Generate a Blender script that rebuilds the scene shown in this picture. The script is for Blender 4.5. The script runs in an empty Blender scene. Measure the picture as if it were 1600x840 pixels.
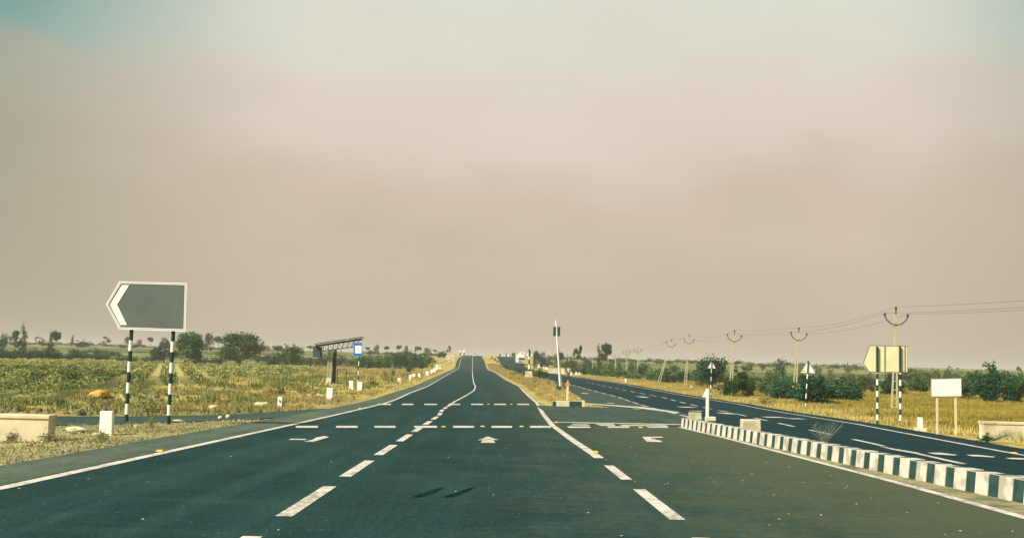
import bpy, bmesh, math, random
import numpy as np
from mathutils import Vector, Matrix

R = math.radians
random.seed(7)
RNG = np.random.default_rng(11)
S = bpy.context.scene
COL = S.collection

# ------------------------------------------------------------------ camera
FPX = 1600.0                       # focal length in pixels of the 1600x840 picture
EYE = Vector((0, 0, 1.25))
PITCH = math.atan(136.7 / FPX)
YAW = math.atan(25.3 / FPX)
ROLL = R(1.55)
cd = bpy.data.cameras.new("camera")
cam = bpy.data.objects.new("camera", cd)
COL.objects.link(cam)
RM = (Matrix.Rotation(-YAW, 3, 'Z') @ Matrix.Rotation(math.pi / 2 + PITCH, 3, 'X') @ Matrix.Rotation(ROLL, 3, 'Z'))
cam.matrix_world = Matrix.Translation(EYE) @ RM.to_4x4()
cd.sensor_width = 36.0
cd.lens = 36.0 * FPX / 1600.0
cd.clip_start = 0.05
cd.clip_end = 30000
S.camera = cam

# ------------------------------------------------------------------ exposure, sun, sky
S.view_settings.view_transform = 'Standard'
S.view_settings.look = 'None'
S.view_settings.gamma = 1.0
S.view_settings.exposure = 0.25
S.render.engine = 'CYCLES'
S.cycles.max_bounces = 6
S.cycles.volume_bounces = 0
S.cycles.volume_step_rate = 4.0
S.cycles.use_denoising = True

SUN_EL, SUN_AZ = R(40), R(-128)     # azimuth measured from +Y clockwise: the sun stands left, a little behind
sd = bpy.data.lights.new("sun", 'SUN')
sd.energy = 5.0
sd.angle = R(0.5)
sd.color = (1.0, 0.92, 0.76)
sun = bpy.data.objects.new("sun", sd)
COL.objects.link(sun)
sdir = Vector((math.sin(SUN_AZ) * math.cos(SUN_EL), math.cos(SUN_AZ) * math.cos(SUN_EL), math.sin(SUN_EL)))
sun.rotation_euler = (-sdir).to_track_quat('-Z', 'Y').to_euler()
sun.location = sdir * 60


def lin(c):
    return tuple(((v / 255.0 / 12.92) if v / 255.0 <= 0.04045 else ((v / 255.0 + 0.055) / 1.055) ** 2.4) for v in c)


class NT:
    """small helper to write node trees"""
    def __init__(s, tree):
        s.t = tree; s.n = tree.nodes; s.l = tree.links
    def node(s, typ, **kw):
        nd = s.n.new(typ)
        for k, v in kw.items():
            if k in nd.inputs if isinstance(k, str) else False:
                s.put(nd.inputs[k], v)
            else:
                setattr(nd, k, v)
        return nd
    def put(s, sock, v):
        if isinstance(v, bpy.types.NodeSocket):
            s.l.new(v, sock)
        else:
            sock.default_value = v
    def math(s, op, a, b=0.0, c=0.0, clamp=False):
        m = s.n.new('ShaderNodeMath'); m.operation = op; m.use_clamp = clamp
        s.put(m.inputs[0], a); s.put(m.inputs[1], b); s.put(m.inputs[2], c)
        return m.outputs[0]
    def mix(s, f, a, b, mode='MIX'):
        m = s.n.new('ShaderNodeMix'); m.data_type = 'RGBA'; m.blend_type = mode
        def c4(v):
            return (*v, 1.0) if (not isinstance(v, bpy.types.NodeSocket) and len(v) == 3) else v
        s.put(m.inputs[0], f); s.put(m.inputs[6], c4(a)); s.put(m.inputs[7], c4(b))
        return m.outputs[2]
    def ramp(s, f, stops, interp='LINEAR'):
        r = s.n.new('ShaderNodeValToRGB'); r.color_ramp.interpolation = interp
        el = r.color_ramp.elements
        while len(el) > 1: el.remove(el[0])
        for i, (p, c) in enumerate(stops):
            e = el[0] if i == 0 else el.new(p)
            e.position = p
            e.color = (*c, 1.0) if len(c) == 3 else c
        s.put(r.inputs[0], f)
        return r.outputs[0]
    def step(s, v, a, b):
        m = s.n.new('ShaderNodeMapRange'); m.interpolation_type = 'SMOOTHSTEP'
        s.put(m.inputs[0], v); m.inputs[1].default_value = a; m.inputs[2].default_value = b
        return m.outputs[0]
    def noise(s, vec, scale, detail=4.0, rough=0.55, out=0):
        n = s.n.new('ShaderNodeTexNoise')
        s.put(n.inputs['Vector'], vec); n.inputs['Scale'].default_value = scale
        n.inputs['Detail'].default_value = detail; n.inputs['Roughness'].default_value = rough
        return n.outputs[out]


W = bpy.data.worlds.new("World")
S.world = W
W.use_nodes = True
W.node_tree.nodes.clear()
wt = NT(W.node_tree)
STR = 0.1
sky = wt.n.new('ShaderNodeTexSky'); sky.sky_type = 'NISHITA'; sky.sun_disc = False
sky.sun_elevation = SUN_EL; sky.sun_rotation = SUN_AZ; sky.dust_density = 4.0; sky.air_density = 1.2
tc = wt.n.new('ShaderNodeTexCoord')
sp = wt.n.new('ShaderNodeSeparateXYZ'); wt.put(sp.inputs[0], tc.outputs['Generated'])
mp = wt.n.new('ShaderNodeMapping'); wt.put(mp.inputs[0], tc.outputs['Generated']); mp.inputs['Scale'].default_value = (1.0, 1.0, 2.2)
nz = wt.math('SUBTRACT', wt.noise(mp.outputs[0], 3.2, 3.0, 0.5), 0.5)
nz2 = wt.math('SUBTRACT', wt.noise(mp.outputs[0], 9.0, 3.0, 0.5), 0.5)
el = wt.math('ADD', sp.outputs[2], wt.math('ADD', wt.math('MULTIPLY', nz, 0.10), wt.math('MULTIPLY', nz2, 0.05)))
az = wt.math('ARCTAN2', sp.outputs[0], sp.outputs[1])
azc = wt.math('SUBTRACT', az, 0.03)
aabs = wt.math('ADD', wt.math('ABSOLUTE', azc), wt.math('MULTIPLY', nz, 0.10))
def k(c): return tuple(v / STR / 2 ** 0.25 for v in lin(c))
SKY_SCALE = 4.0   # ramp position = elevation / 0.5
c_mid = wt.ramp(wt.math('MULTIPLY', el, 2.0), [
    (0.0, k((200, 182, 160))), (0.14, k((203, 186, 163))), (0.30, k((211, 193, 174))), (0.42, k((221, 206, 192))),
    (0.50, k((223, 209, 195))), (0.56, k((219, 217, 202))), (0.72, k((221, 222, 208))), (1.0, k((196, 208, 200)))])
c_side = wt.ramp(wt.math('MULTIPLY', el, 2.0), [
    (0.0, k((178, 168, 148))), (0.25, k((172, 165, 143))), (0.40, k((168, 165, 143))), (0.50, k((160, 168, 152))),
    (0.56, k((128, 164, 156))), (0.68, k((98, 150, 148))), (1.0, k((90, 145, 145)))])
side = wt.step(wt.math('SUBTRACT', aabs, wt.math('MULTIPLY', wt.step(azc, -0.2, 0.4), 0.11)), 0.20, 0.54)
lowc = wt.mix(side, c_mid, c_side)
up = wt.step(sp.outputs[2], 0.35, 0.65)
tint = wt.mix(1.0, sky.outputs[0], (0.85, 1.06, 0.92), 'MULTIPLY')
mott = wt.math('ADD', 1.0, wt.math('MULTIPLY', wt.math('ADD', nz2, nz), 0.07))
cmb = wt.n.new('ShaderNodeCombineXYZ'); [wt.put(cmb.inputs[i], mott) for i in range(3)]
lowc = wt.mix(1.0, lowc, cmb.outputs[0], 'MULTIPLY')
wcol = wt.mix(up, lowc, tint)
bg = wt.n.new('ShaderNodeBackground'); wt.put(bg.inputs[0], wcol); bg.inputs[1].default_value = STR
wo = wt.n.new('ShaderNodeOutputWorld'); wt.l.new(bg.outputs[0], wo.inputs[0])

# ------------------------------------------------------------------ terrain profile and picture geometry
PK = np.array([(-300, 5.0), (-60, 1.38), (0, 0), (45, -1.04), (60, -1.33), (78, -1.52), (95, -1.62), (140, -1.80), (216, -2.10),
               (280, -2.45), (310, -2.15), (349, -0.93), (425, 0.45), (480, 1.08), (540, 1.20), (650, 1.0), (1000, 0.6), (9000, -2.0)], float)
_h = np.diff(PK[:, 0]); _d = np.diff(PK[:, 1]) / _h
_m = np.zeros(len(PK)); _m[0] = _d[0]; _m[-1] = _d[-1]
for i in range(1, len(PK) - 1):
    if _d[i - 1] * _d[i] > 0:
        w1 = 2 * _h[i] + _h[i - 1]; w2 = _h[i] + 2 * _h[i - 1]
        _m[i] = (w1 + w2) / (w1 / _d[i - 1] + w2 / _d[i])


def P(y):
    y = np.clip(np.asarray(y, float), PK[0, 0], PK[-1, 0] - 1e-6)
    i = np.clip(np.searchsorted(PK[:, 0], y, side='right') - 1, 0, len(PK) - 2)
    h = _h[i]; t = (y - PK[i, 0]) / h
    return ((2 * t**3 - 3 * t**2 + 1) * PK[i, 1] + (t**3 - 2 * t**2 + t) * h * _m[i]
            + (-2 * t**3 + 3 * t**2) * PK[i + 1, 1] + (t**3 - t**2) * h * _m[i + 1])


def ray(px, py):
    return (RM @ Vector((px - 800.0, -(py - 420.0), -FPX))).normalized()


def at(px, py, off=0.0, ymax=900.0):
    """the place on the terrain seen at a pixel of the photograph"""
    d = ray(px, py)
    ys = np.concatenate([np.arange(3, 120, 0.25), np.arange(120, ymax, 1.0)])
    z = EYE.z + d.z / d.y * ys
    s = z - (P(ys) + off)
    hit = np.nonzero(s <= 0)[0]
    if len(hit) == 0:
        y = ymax
    else:
        j = hit[0]
        y = ys[j] if j == 0 else ys[j - 1] + (ys[j] - ys[j - 1]) * s[j - 1] / (s[j - 1] - s[j])
    return Vector((d.x / d.y * y, y, float(P(y)) + off))


def dep(px, py, y):
    """the point of a pixel's ray at distance y"""
    d = ray(px, py)
    return EYE + d * (y / d.y)


def proj(p):
    q = RM.transposed() @ (Vector(p) - EYE)
    return 800 + FPX * q.x / -q.z, 420 - FPX * q.y / -q.z


def vnoise(x, y, sc, seed=0):
    """smooth value noise in numpy"""
    x = np.asarray(x, float) / sc; y = np.asarray(y, float) / sc
    xi = np.floor(x).astype(np.int64); yi = np.floor(y).astype(np.int64)
    fx = x - xi; fy = y - yi
    fx = fx * fx * (3 - 2 * fx); fy = fy * fy * (3 - 2 * fy)
    def hsh(a, b):
        n = (a * 374761393 + b * 668265263 + seed * 974711) & 0x7fffffff
        n = ((n ^ (n >> 13)) * 1274126177) & 0x7fffffff
        return ((n ^ (n >> 16)) & 0xffff) / 65535.0
    a = hsh(xi, yi); b = hsh(xi + 1, yi); c = hsh(xi, yi + 1); d = hsh(xi + 1, yi + 1)
    return (a * (1 - fx) + b * fx) * (1 - fy) + (c * (1 - fx) + d * fx) * fy - 0.5


# ------------------------------------------------------------------ road outlines (world metres, from where the photo shows them)
def poly(pts): return [at(*p) for p in pts]


def xfun(pts):
    """x of an outline as a function of y, from picture points plus world points"""
    a = sorted([(p.y, p.x) for p in pts])
    ys = np.array([q[0] for q in a]); xs = np.array([q[1] for q in a])
    return lambda y: np.interp(y, ys, xs)


V = Vector
# main carriageway: left edge line, median-side line
LL = [V((-5.08, -40, 0)), V((-5.08, 8, 0)), V((-5.08, 30, 0))] + poly([(600, 630), (640, 613.6), (668.6, 602.9), (690, 590.5), (708.6, 580), (715.7, 575.7), (718.6, 565.7), (721.4, 558.6)])
LL.append(V((LL[-1].x - 1.0, 560, 0))); LL.append(V((LL[-1].x - 3.0, 900, 0)))
ML = [V((1.75, -40, 0)), V((1.75, 8, 0)), at(932, 712), at(895, 687.5), at(863, 664)] + poly([(849, 647), (838.6, 628.6), (811.4, 603.4), (790, 593), (775.7, 583), (761.4, 575.7), (757, 563), (753, 557.3)])
ML.append(V((ML[-1].x - 0.5, 560, 0))); ML.append(V((ML[-1].x - 2.0, 900, 0)))
CL = [V((-1.82, -40, 0)), V((-1.82, 36, 0))] + poly([(690, 641), (710, 627), (740, 610), (743, 604), (740, 597), (738.6, 588), (738, 575), (738.4, 565), (738.6, 557.5)])
CL.append(V((CL[-1].x - 0.5, 560, 0)))
fLL, fML, fCL = xfun(LL), xfun(ML), xfun(CL)
# right carriageway: far edge line, lane line, median-side line
RE = [V((10.3, -30, 0)), V((10.5, 8, 0)), at(1600, 711.4), at(1340, 662.5), at(1152, 630.6), at(1040, 612.6), at(978, 600.7), at(887.6, 587.6), at(852, 581.5)]
RE += [V((10.0, 300, 0)), at(806, 565), at(797, 557.5)]
RE.append(V((RE[-1].x - 0.5, 560, 0))); RE.append(V((RE[-1].x - 2.0, 900, 0)))
RC = [V((7.9, -30, 0)), V((8.0, 8, 0)), at(1546, 734), at(1351, 690), at(1249, 668), at(1145, 645), at(1038, 621), at(921, 598), V((8.3, 200, 0)), V((6.6, 300, 0))]
RMd = [V((6.95, -30, 0)), V((6.9, 12, 0)), V((6.6, 25, 0)), V((6.6, 31, 0)), at(1075, 651), at(1035, 641), at(966, 620), at(892, 600.7), V((4.9, 200, 0)), V((3.6, 300, 0)), at(782, 566), at(777, 557.5)]
RMd.append(V((RMd[-1].x - 0.5, 560, 0))); RMd.append(V((RMd[-1].x - 2.0, 900, 0)))
fRE, fRC, fRM = xfun(RE), xfun(RC), xfun(RMd)
RS = poly([(975, 637), (925, 631.5), (908, 620), (884, 606), (862, 597)])   # paved shoulder of the opposite carriageway on the median side
fRS0 = xfun(RS)
fRS = lambda y: np.where((y > RS[0].y) & (y < RS[-1].y), np.minimum(fRS0(y), fRM(y)), fRM(y) - 0.3 * (y > 40))
KY0 = at(1065, 667).y                                    # where the painted kerb begins
NOSE = at(890, 634.5)                                    # the nose of the far median
print("kerb start", KY0, "nose", NOSE, "crest", LL[-3], RE[-3])
SH = 1.15                                                # paved shoulder
fKB = xfun([V((6.5, -30, 0)), V((6.25, 6, 0)), at(1590, 785), at(1330, 727), at(1065, 667)])  # foot of the kerb
fRL = xfun([V((5.4, -40, 0)), V((5.4, 6, 0)), at(1600, 808), at(1400, 753), at(1130, 683), at(1062, 667)])  # right edge line of turning lane
# side road on the left (lies across the picture): far and near outlines as functions of x
SF = poly([(505, 637), (430, 642), (330, 647), (205, 649), (0, 649)]); SF.append(V((-60, SF[-1].y + 4, 0)))
SN = poly([(480, 648), (400, 653.5), (340, 656), (260, 659), (130, 662), (0, 664)]); SN.append(V((-60, SN[-1].y + 3.5, 0)))
fSF = (lambda a: (lambda x: np.interp(x, [p[0] for p in a], [p[1] for p in a])))(sorted([(p.x, p.y) for p in SF]))
fSN = (lambda a: (lambda x: np.interp(x, [p[0] for p in a], [p[1] for p in a])))(sorted([(p.x, p.y) for p in SN]))
print("side road", SF[-2], SN[-2], SF[0], SN[0])


def road_mask(x, y, m=0.0):
    """True on any asphalt (with margin m)"""
    a = (x > fLL(y) - SH - m) & (x < fML(y) + m)
    b = (x > fRS(y) - m) & (x < fRE(y) + 1.0 + m)
    c = (x > 0) & (x < 6.3) & (y < NOSE.y + m) & (y > -60)
    d = (x < -4) & (y < fSF(x) + m) & (y > fSN(x) - m)
    return a | b | c | d


def rdist(x, y):
    """rough distance from the asphalt"""
    a = np.maximum(fLL(y) - SH - x, x - fML(y))
    b = np.maximum(fRS(y) - x, x - fRE(y) - 1.0)
    c = np.maximum(np.maximum(-x, x - 6.3), y - NOSE.y)
    d = np.maximum(np.maximum(x + 4, y - fSF(x)), fSN(x) - y)
    return np.minimum(np.minimum(a, b), np.minimum(c, d))


def ground_z(x, y):
    x = np.asarray(x, float); y = np.asarray(y, float)
    d = rdist(x, y)
    w = np.clip(d / 6.0, 0, 1)
    w2 = np.clip(d / 1.5, 0, 1)
    far = np.clip((np.abs(y) - 60) / 200, 0, 1)
    b = vnoise(x, y, 9, 1) * 0.45 * w * (1 - far * .5) + vnoise(x, y, 2.6, 2) * 0.20 * w + vnoise(x, y, 0.9, 3) * 0.09 * w2 * (1 - far)
    b += vnoise(x, y, 90, 5) * 1.0 * np.clip(d / 60, 0, 1) * np.clip(1 - (y - 260) / 200, 0.25, 1)
    # the berm along the left field
    berm = 0.0
    edge = -0.02 - 0.12 * np.clip(-d / 0.5, 0, 1)
    return P(y) + edge + b + berm * w


# ------------------------------------------------------------------ mesh helpers
class MB:
    """collects faces; build() links them as ONE mesh object"""
    def __init__(s): s.v = []; s.f = []; s.mi = []
    def add(s, vs, fs, mi=0):
        o = len(s.v); s.v += [tuple(q) for q in vs]
        for f in fs: s.f.append(tuple(i + o for i in f)); s.mi.append(mi)
        return s
    def box(s, c, d, mi=0, rz=0.0, top=1.0, M=None):
        cx, cy, cz = c; a, b, h = d[0] / 2, d[1] / 2, d[2] / 2
        vs = []
        for z, t in ((-h, 1.0), (h, top)):
            for x, y in ((-a, -b), (a, -b), (a, b), (-a, b)):
                X, Y = x * t, y * t
                if rz: X, Y = X * math.cos(rz) - Y * math.sin(rz), X * math.sin(rz) + Y * math.cos(rz)
                p = Vector((X, Y, z))
                if M is not None: p = M @ p
                vs.append((cx + p.x, cy + p.y, cz + p.z))
        return s.add(vs, [(0, 3, 2, 1), (4, 5, 6, 7), (0, 1, 5, 4), (1, 2, 6, 5), (2, 3, 7, 6), (3, 0, 4, 7)], mi)
    def tube(s, pts, r, n=8, mi=0, r2=None, cap=True):
        pts = [Vector(p) for p in pts]; rings = []
        for i, p in enumerate(pts):
            t = (pts[min(i + 1, len(pts) - 1)] - pts[max(i - 1, 0)]).normalized()
            a = t.cross(Vector((0, 0, 1)) if abs(t.z) < 0.9 else Vector((1, 0, 0))).normalized(); b = t.cross(a)
            rr = r if r2 is None else r + (r2 - r) * i / (len(pts) - 1)
            rings.append([p + (a * math.cos(2 * math.pi * j / n) + b * math.sin(2 * math.pi * j / n)) * rr for j in range(n)])
        vs = [q for ring in rings for q in ring]; fs = []
        for i in range(len(pts) - 1):
            for j in range(n):
                fs.append((i * n + j, i * n + (j + 1) % n, (i + 1) * n + (j + 1) % n, (i + 1) * n + j))
        if cap:
            fs.append(tuple(range(n - 1, -1, -1))); fs.append(tuple((len(pts) - 1) * n + j for j in range(n)))
        return s.add(vs, fs, mi)
    def bar(s, a, b, w, d=None, mi=0):
        """square bar between two points"""
        a = Vector(a); b = Vector(b); d = d or w; t = (b - a).normalized()
        u = t.cross(Vector((0, 1, 0)) if abs(t.y) < 0.9 else Vector((1, 0, 0))).normalized(); v = t.cross(u)
        vs = [p + u * (i * w / 2) + v * (j * d / 2) for p in (a, b) for i, j in ((-1, -1), (1, -1), (1, 1), (-1, 1))]
        return s.add(vs, [(0, 3, 2, 1), (4, 5, 6, 7), (0, 1, 5, 4), (1, 2, 6, 5), (2, 3, 7, 6), (3, 0, 4, 7)], mi)
    def prism(s, pts, n, t, mi=0):
        """outline (3D points, planar) given thickness t along n"""
        n = Vector(n).normalized() * t; k = len(pts)
        vs = [Vector(p) for p in pts] + [Vector(p) + n for p in pts]
        fs = [tuple(range(k - 1, -1, -1)), tuple(range(k, 2 * k))] + [(i, (i + 1) % k, k + (i + 1) % k, k + i) for i in range(k)]
        return s.add(vs, fs, mi)
    def build(s, name, mats, parent=None, loc=None, bevel=0.0, smooth=False, recalc=True):
        me = bpy.data.meshes.new(name); 
        v = s.v
        if loc is not None: v = [(a - loc[0], b - loc[1], c - loc[2]) for a, b, c in v]
        me.from_pydata(v, [], s.f)
        if not isinstance(mats, (list, tuple)): mats = [mats]
        for m in mats: me.materials.append(m)
        me.polygons.foreach_set('material_index', s.mi)
        if recalc or bevel:
            bm = bmesh.new(); bm.from_mesh(me)
            bmesh.ops.recalc_face_normals(bm, faces=bm.faces)
            if bevel: bmesh.ops.bevel(bm, geom=bm.edges[:], offset=bevel, segments=2, profile=0.5, affect='EDGES', clamp_overlap=True)
            bm.to_mesh(me); bm.free()
        if smooth: me.polygons.foreach_set('use_smooth', [True] * len(me.polygons))
        me.update()
        o = bpy.data.objects.new(name, me); COL.objects.link(o)
        if parent is not None: o.parent = parent
        elif loc is not None: o.location = loc
        return o


def np_mesh(name, verts, faces_n, mats, attr=None, parent=None, mi=None):
    """fast mesh from numpy: verts (N,3), faces (M,k) all the same size"""
    me = bpy.data.meshes.new(name)
    k = faces_n.shape[1]
    me.vertices.add(len(verts)); me.vertices.foreach_set('co', verts.astype(np.float32).ravel())
    me.loops.add(faces_n.size); me.loops.foreach_set('vertex_index', faces_n.astype(np.int32).ravel())
    me.polygons.add(len(faces_n)); me.polygons.foreach_set('loop_start', np.arange(0, faces_n.size, k, dtype=np.int32))
    me.polygons.foreach_set('loop_total', np.full(len(faces_n), k, dtype=np.int32))
    if not isinstance(mats, (list, tuple)): mats = [mats]
    for m in mats: me.materials.append(m)
    if mi is not None: me.polygons.foreach_set('material_index', mi.astype(np.int32))
    me.update(calc_edges=True)
    if attr:
        for nm, arr, dom in attr:
            a = me.attributes.new(nm, 'FLOAT', dom); a.data.foreach_set('value', arr.astype(np.float32))
    me.validate()
    o = bpy.data.objects.new(name, me); COL.objects.link(o)
    if parent is not None: o.parent = parent
    return o


def tag(o, label=None, cat=None, group=None, kind=None):
    if label: o['label'] = label
    if cat: o['category'] = cat
    if group: o['group'] = group
    if kind: o['kind'] = kind
    return o


def thing(name, loc, label, cat, group=None, rz=0.0):
    o = bpy.data.objects.new(name, None); COL.objects.link(o)
    o.empty_display_size = 0.2
    o.location = loc; o.rotation_euler = (0, 0, rz)
    return tag(o, label, cat, group)


def dup(root, loc, label, rz=0.0, scale=None, group=None):
    r = root.copy(); COL.objects.link(r); r.location = loc; r.rotation_euler = (0, 0, rz)
    if scale is not None: r.scale = scale
    r['label'] = label
    if group: r['group'] = group
    for ch in list(root.children):
        c = ch.copy(); COL.objects.link(c); c.parent = r
        for g in ch.children:
            d = g.copy(); COL.objects.link(d); d.parent = c
    return r


# ------------------------------------------------------------------ materials
def mat(name, c1, c2=None, scale=3.0, rough=0.85, bump=0.0, spec=0.25, metal=0.0, detail=5.0, c3=None, scale3=0.4, stretch=None, bdist=0.02):
    m = bpy.data.materials.new(name); m.use_nodes = True
    t = NT(m.node_tree); b = m.node_tree.nodes['Principled BSDF']
    b.inputs['Roughness'].default_value = rough
    b.inputs['Specular IOR Level'].default_value = spec
    b.inputs['Metallic'].default_value = metal
    if c2 is None:
        b.inputs['Base Color'].default_value = (*c1, 1); return m
    g = t.n.new('ShaderNodeNewGeometry')
    vec = g.outputs['Position']
    if stretch:
        mp = t.n.new('ShaderNodeMapping'); t.put(mp.inputs[0], vec); mp.inputs['Scale'].default_value = stretch; vec = mp.outputs[0]
    n = t.noise(vec, scale, detail, 0.6)
    col = t.ramp(n, [(0.33, c1), (0.67, c2)])
    if c3 is not None:
        n3 = t.noise(vec, scale3, 3.0, 0.5)
        col = t.mix(t.step(n3, 0.48, 0.62), col, c3)
    t.put(b.inputs['Base Color'], col)
    if bump:
        bp = t.n.new('ShaderNodeBump'); bp.inputs['Strength'].default_value = bump; bp.inputs['Distance'].default_value = bdist
        t.put(bp.inputs['Height'], n); t.put(b.inputs['Normal'], bp.outputs[0])
    return m


def asphalt(name, a, b_, dust, dust_expr):
    """asphalt with aggregate, long wheel paths, patches and dust that gathers where dust_expr(t, x, y) says"""
    m = bpy.data.materials.new(name); m.use_nodes = True
    t = NT(m.node_tree); b = m.node_tree.nodes['Principled BSDF']
    g = t.n.new('ShaderNodeNewGeometry'); vec = g.outputs['Position']
    sep = t.n.new('ShaderNodeSeparateXYZ'); t.put(sep.inputs[0], vec)
    x, y = sep.outputs[0], sep.outputs[1]
    col = t.ramp(t.noise(vec, 0.55, 5, 0.6), [(0.3, a), (0.7, b_)])
    mp = t.n.new('ShaderNodeMapping'); t.put(mp.inputs[0], vec); mp.inputs['Scale'].default_value = (2.2, 0.05, 1)
    st = t.noise(mp.outputs[0], 1.0, 3, 0.6)
    col = t.mix(t.math('MULTIPLY', t.step(st, 0.45, 0.7), 0.35), col, tuple(v * 1.6 for v in b_))
    mp2 = t.n.new('ShaderNodeMapping'); t.put(mp2.inputs[0], vec); mp2.inputs['Scale'].default_value = (0.35, 1.6, 1)
    bl = t.noise(mp2.outputs[0], 1.0, 6, 0.75)
    col = t.mix(t.math('MULTIPLY', t.step(bl, 0.50, 0.72), 0.38), col, t.mix(0.6, b_, (0.060, 0.090, 0.068)))
    col = t.mix(t.math('MULTIPLY', t.step(bl, 0.46, 0.30), 0.0), col, a)
    fine = t.noise(vec, 26, 4, 0.8)
    col = t.mix(t.math('MULTIPLY', t.step(fine, 0.35, 0.70), 0.9), tuple_mul(col, t, 0.72), tuple_mul(col, t, 1.6))
    med = t.noise(vec, 7, 4, 0.7)
    du = t.math('ADD', dust_expr(t, x, y), t.math('MULTIPLY', t.math('SUBTRACT', t.noise(vec, 0.9, 5, 0.65), 0.5), 0.9))
    du = t.math('ADD', du, t.math('MULTIPLY', t.math('SUBTRACT', med, 0.5), 1.1))
    col = t.mix(t.math('MULTIPLY', t.step(du, 0.1, 1.1), 0.95), col, dust)
    vo = t.n.new('ShaderNodeTexVoronoi'); t.put(vo.inputs['Vector'], vec); vo.inputs['Scale'].default_value = 9.0
    spk = t.math('MULTIPLY', t.math('LESS_THAN', vo.outputs['Distance'], 0.09), t.math('GREATER_THAN', t.noise(vec, 1.3, 2), 0.52))
    col = t.mix(t.math('MULTIPLY', spk, 0.6), col, (0.32, 0.31, 0.22))
    t.put(b.inputs['Base Color'], col)
    b.inputs['Roughness'].default_value = 0.9; b.inputs['Specular IOR Level'].default_value = 0.06
    bp = t.n.new('ShaderNodeBump'); bp.inputs['Strength'].default_value = 0.25; bp.inputs['Distance'].default_value = 0.01
    t.put(bp.inputs['Height'], fine); t.put(b.inputs['Normal'], bp.outputs[0])
    return m


def tuple_mul(c, t, f):
    return t.mix(1.0, c, (f, f, f), 'MULTIPLY')


def white_paint(name, base=(0.74, 0.68, 0.58), worn=0.35):
    m = bpy.data.materials.new(name); m.use_nodes = True
    t = NT(m.node_tree); b = m.node_tree.nodes['Principled BSDF']
    g = t.n.new('ShaderNodeNewGeometry'); vec = g.outputs['Position']
    n = t.noise(vec, 14, 5, 0.7); n2 = t.noise(vec, 1.6, 3, 0.6)
    f = t.math('MULTIPLY', t.step(t.math('ADD', n, t.math('MULTIPLY', n2, 0.5)), 0.66, 0.92), worn)
    t.put(b.inputs['Base Color'], t.mix(f, base, (0.12, 0.14, 0.11)))
    b.inputs['Roughness'].default_value = 0.75; b.inputs['Specular IOR Level'].default_value = 0.2
    return m


def leafmat(name, dark, light, rough=0.75, trans=0.25):
    """leaves: every leaf has its own green through the 'tone' attribute"""
    m = bpy.data.materials.new(name); m.use_nodes = True
    t = NT(m.node_tree); b = m.node_tree.nodes['Principled BSDF']
    a = t.n.new('ShaderNodeAttribute'); a.attribute_name = 'tone'
    oi = t.n.new('ShaderNodeObjectInfo')
    col = t.ramp(a.outputs['Fac'], [(0.0, dark), (1.0, light)])
    hs = t.n.new('ShaderNodeHueSaturation'); t.put(hs.inputs['Color'], col)
    t.put(hs.inputs['Value'], t.math('ADD', 0.8, t.math('MULTIPLY', oi.outputs['Random'], 0.4)))
    t.put(hs.inputs['Hue'], t.math('ADD', 0.485, t.math('MULTIPLY', oi.outputs['Random'], 0.03)))
    t.put(b.inputs['Base Color'], hs.outputs[0])
    b.inputs['Roughness'].default_value = rough; b.inputs['Specular IOR Level'].default_value = 0.15
    tr = t.n.new('ShaderNodeBsdfTranslucent'); t.put(tr.inputs[0], hs.outputs[0])
    ms = t.n.new('ShaderNodeMixShader'); ms.inputs[0].default_value = trans
    t.l.new(b.outputs[0], ms.inputs[1]); t.l.new(tr.outputs[0], ms.inputs[2])
    t.l.new(ms.outputs[0], m.node_tree.nodes['Material Output'].inputs[0])
    return m


M = {}
M['asphalt'] = asphalt('asphalt', (0.0090, 0.032, 0.033), (0.0170, 0.047, 0.044), (0.080, 0.094, 0.054),
                       lambda t, x, y: t.math('ADD', t.math('ADD', t.math('MULTIPLY', t.math('SUBTRACT', x, -2.0), 0.12), t.math('MULTIPLY', t.step(x, 0.0, 6.5), 0.22)), t.math('MULTIPLY', x, 0.0)))
M['asphalt_dark'] = asphalt('asphalt_dark', (0.0055, 0.025, 0.030), (0.010, 0.033, 0.038), (0.11, 0.12, 0.07), lambda t, x, y: -0.35 if False else t.math('MULTIPLY', x, 0.0))
M['asphalt_dusty'] = asphalt('asphalt_dusty', (0.020, 0.048, 0.044), (0.036, 0.068, 0.056), (0.17, 0.17, 0.10), lambda t, x, y: t.math('ADD', t.math('MULTIPLY', x, 0.0), 0.30))
M['asphalt_shoulder'] = asphalt('asphalt_shoulder', (0.045, 0.075, 0.060), (0.070, 0.100, 0.078), (0.20, 0.20, 0.12), lambda t, x, y: t.math('ADD', t.math('MULTIPLY', x, 0.0), 0.35))
M['paint'] = white_paint('road_paint', (0.72, 0.62, 0.54), 0.75)
M['paint_thin'] = white_paint('road_paint_worn', (0.66, 0.62, 0.50), 0.8)
M['paint_yellow'] = mat('yellow_paint', (0.80, 0.52, 0.04), (0.6, 0.42, 0.08), 9)
M['white'] = mat('white_wash', (0.92, 0.85, 0.80), (0.84, 0.77, 0.70), 6, 0.8)
M['white_sheet'] = mat('white_sheet', (0.92, 0.86, 0.84), (0.88, 0.82, 0.80), 2, 0.5)
M['black'] = mat('black_paint', (0.012, 0.040, 0.036), (0.022, 0.055, 0.048), 8, 0.6)
M['kerb_white'] = mat('kerb_white', (0.68, 0.61, 0.54), (0.54, 0.49, 0.41), 11, 0.85, c3=(0.40, 0.37, 0.28), scale3=4.0)
M['kerb_black'] = mat('kerb_black', (0.014, 0.045, 0.045), (0.035, 0.075, 0.065), 7, 0.85)
M['concrete'] = mat('concrete', (0.76, 0.66, 0.45), (0.62, 0.54, 0.36), 3.5, 0.9, 0.4, c3=(0.46, 0.40, 0.26), scale3=1.3)
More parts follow.
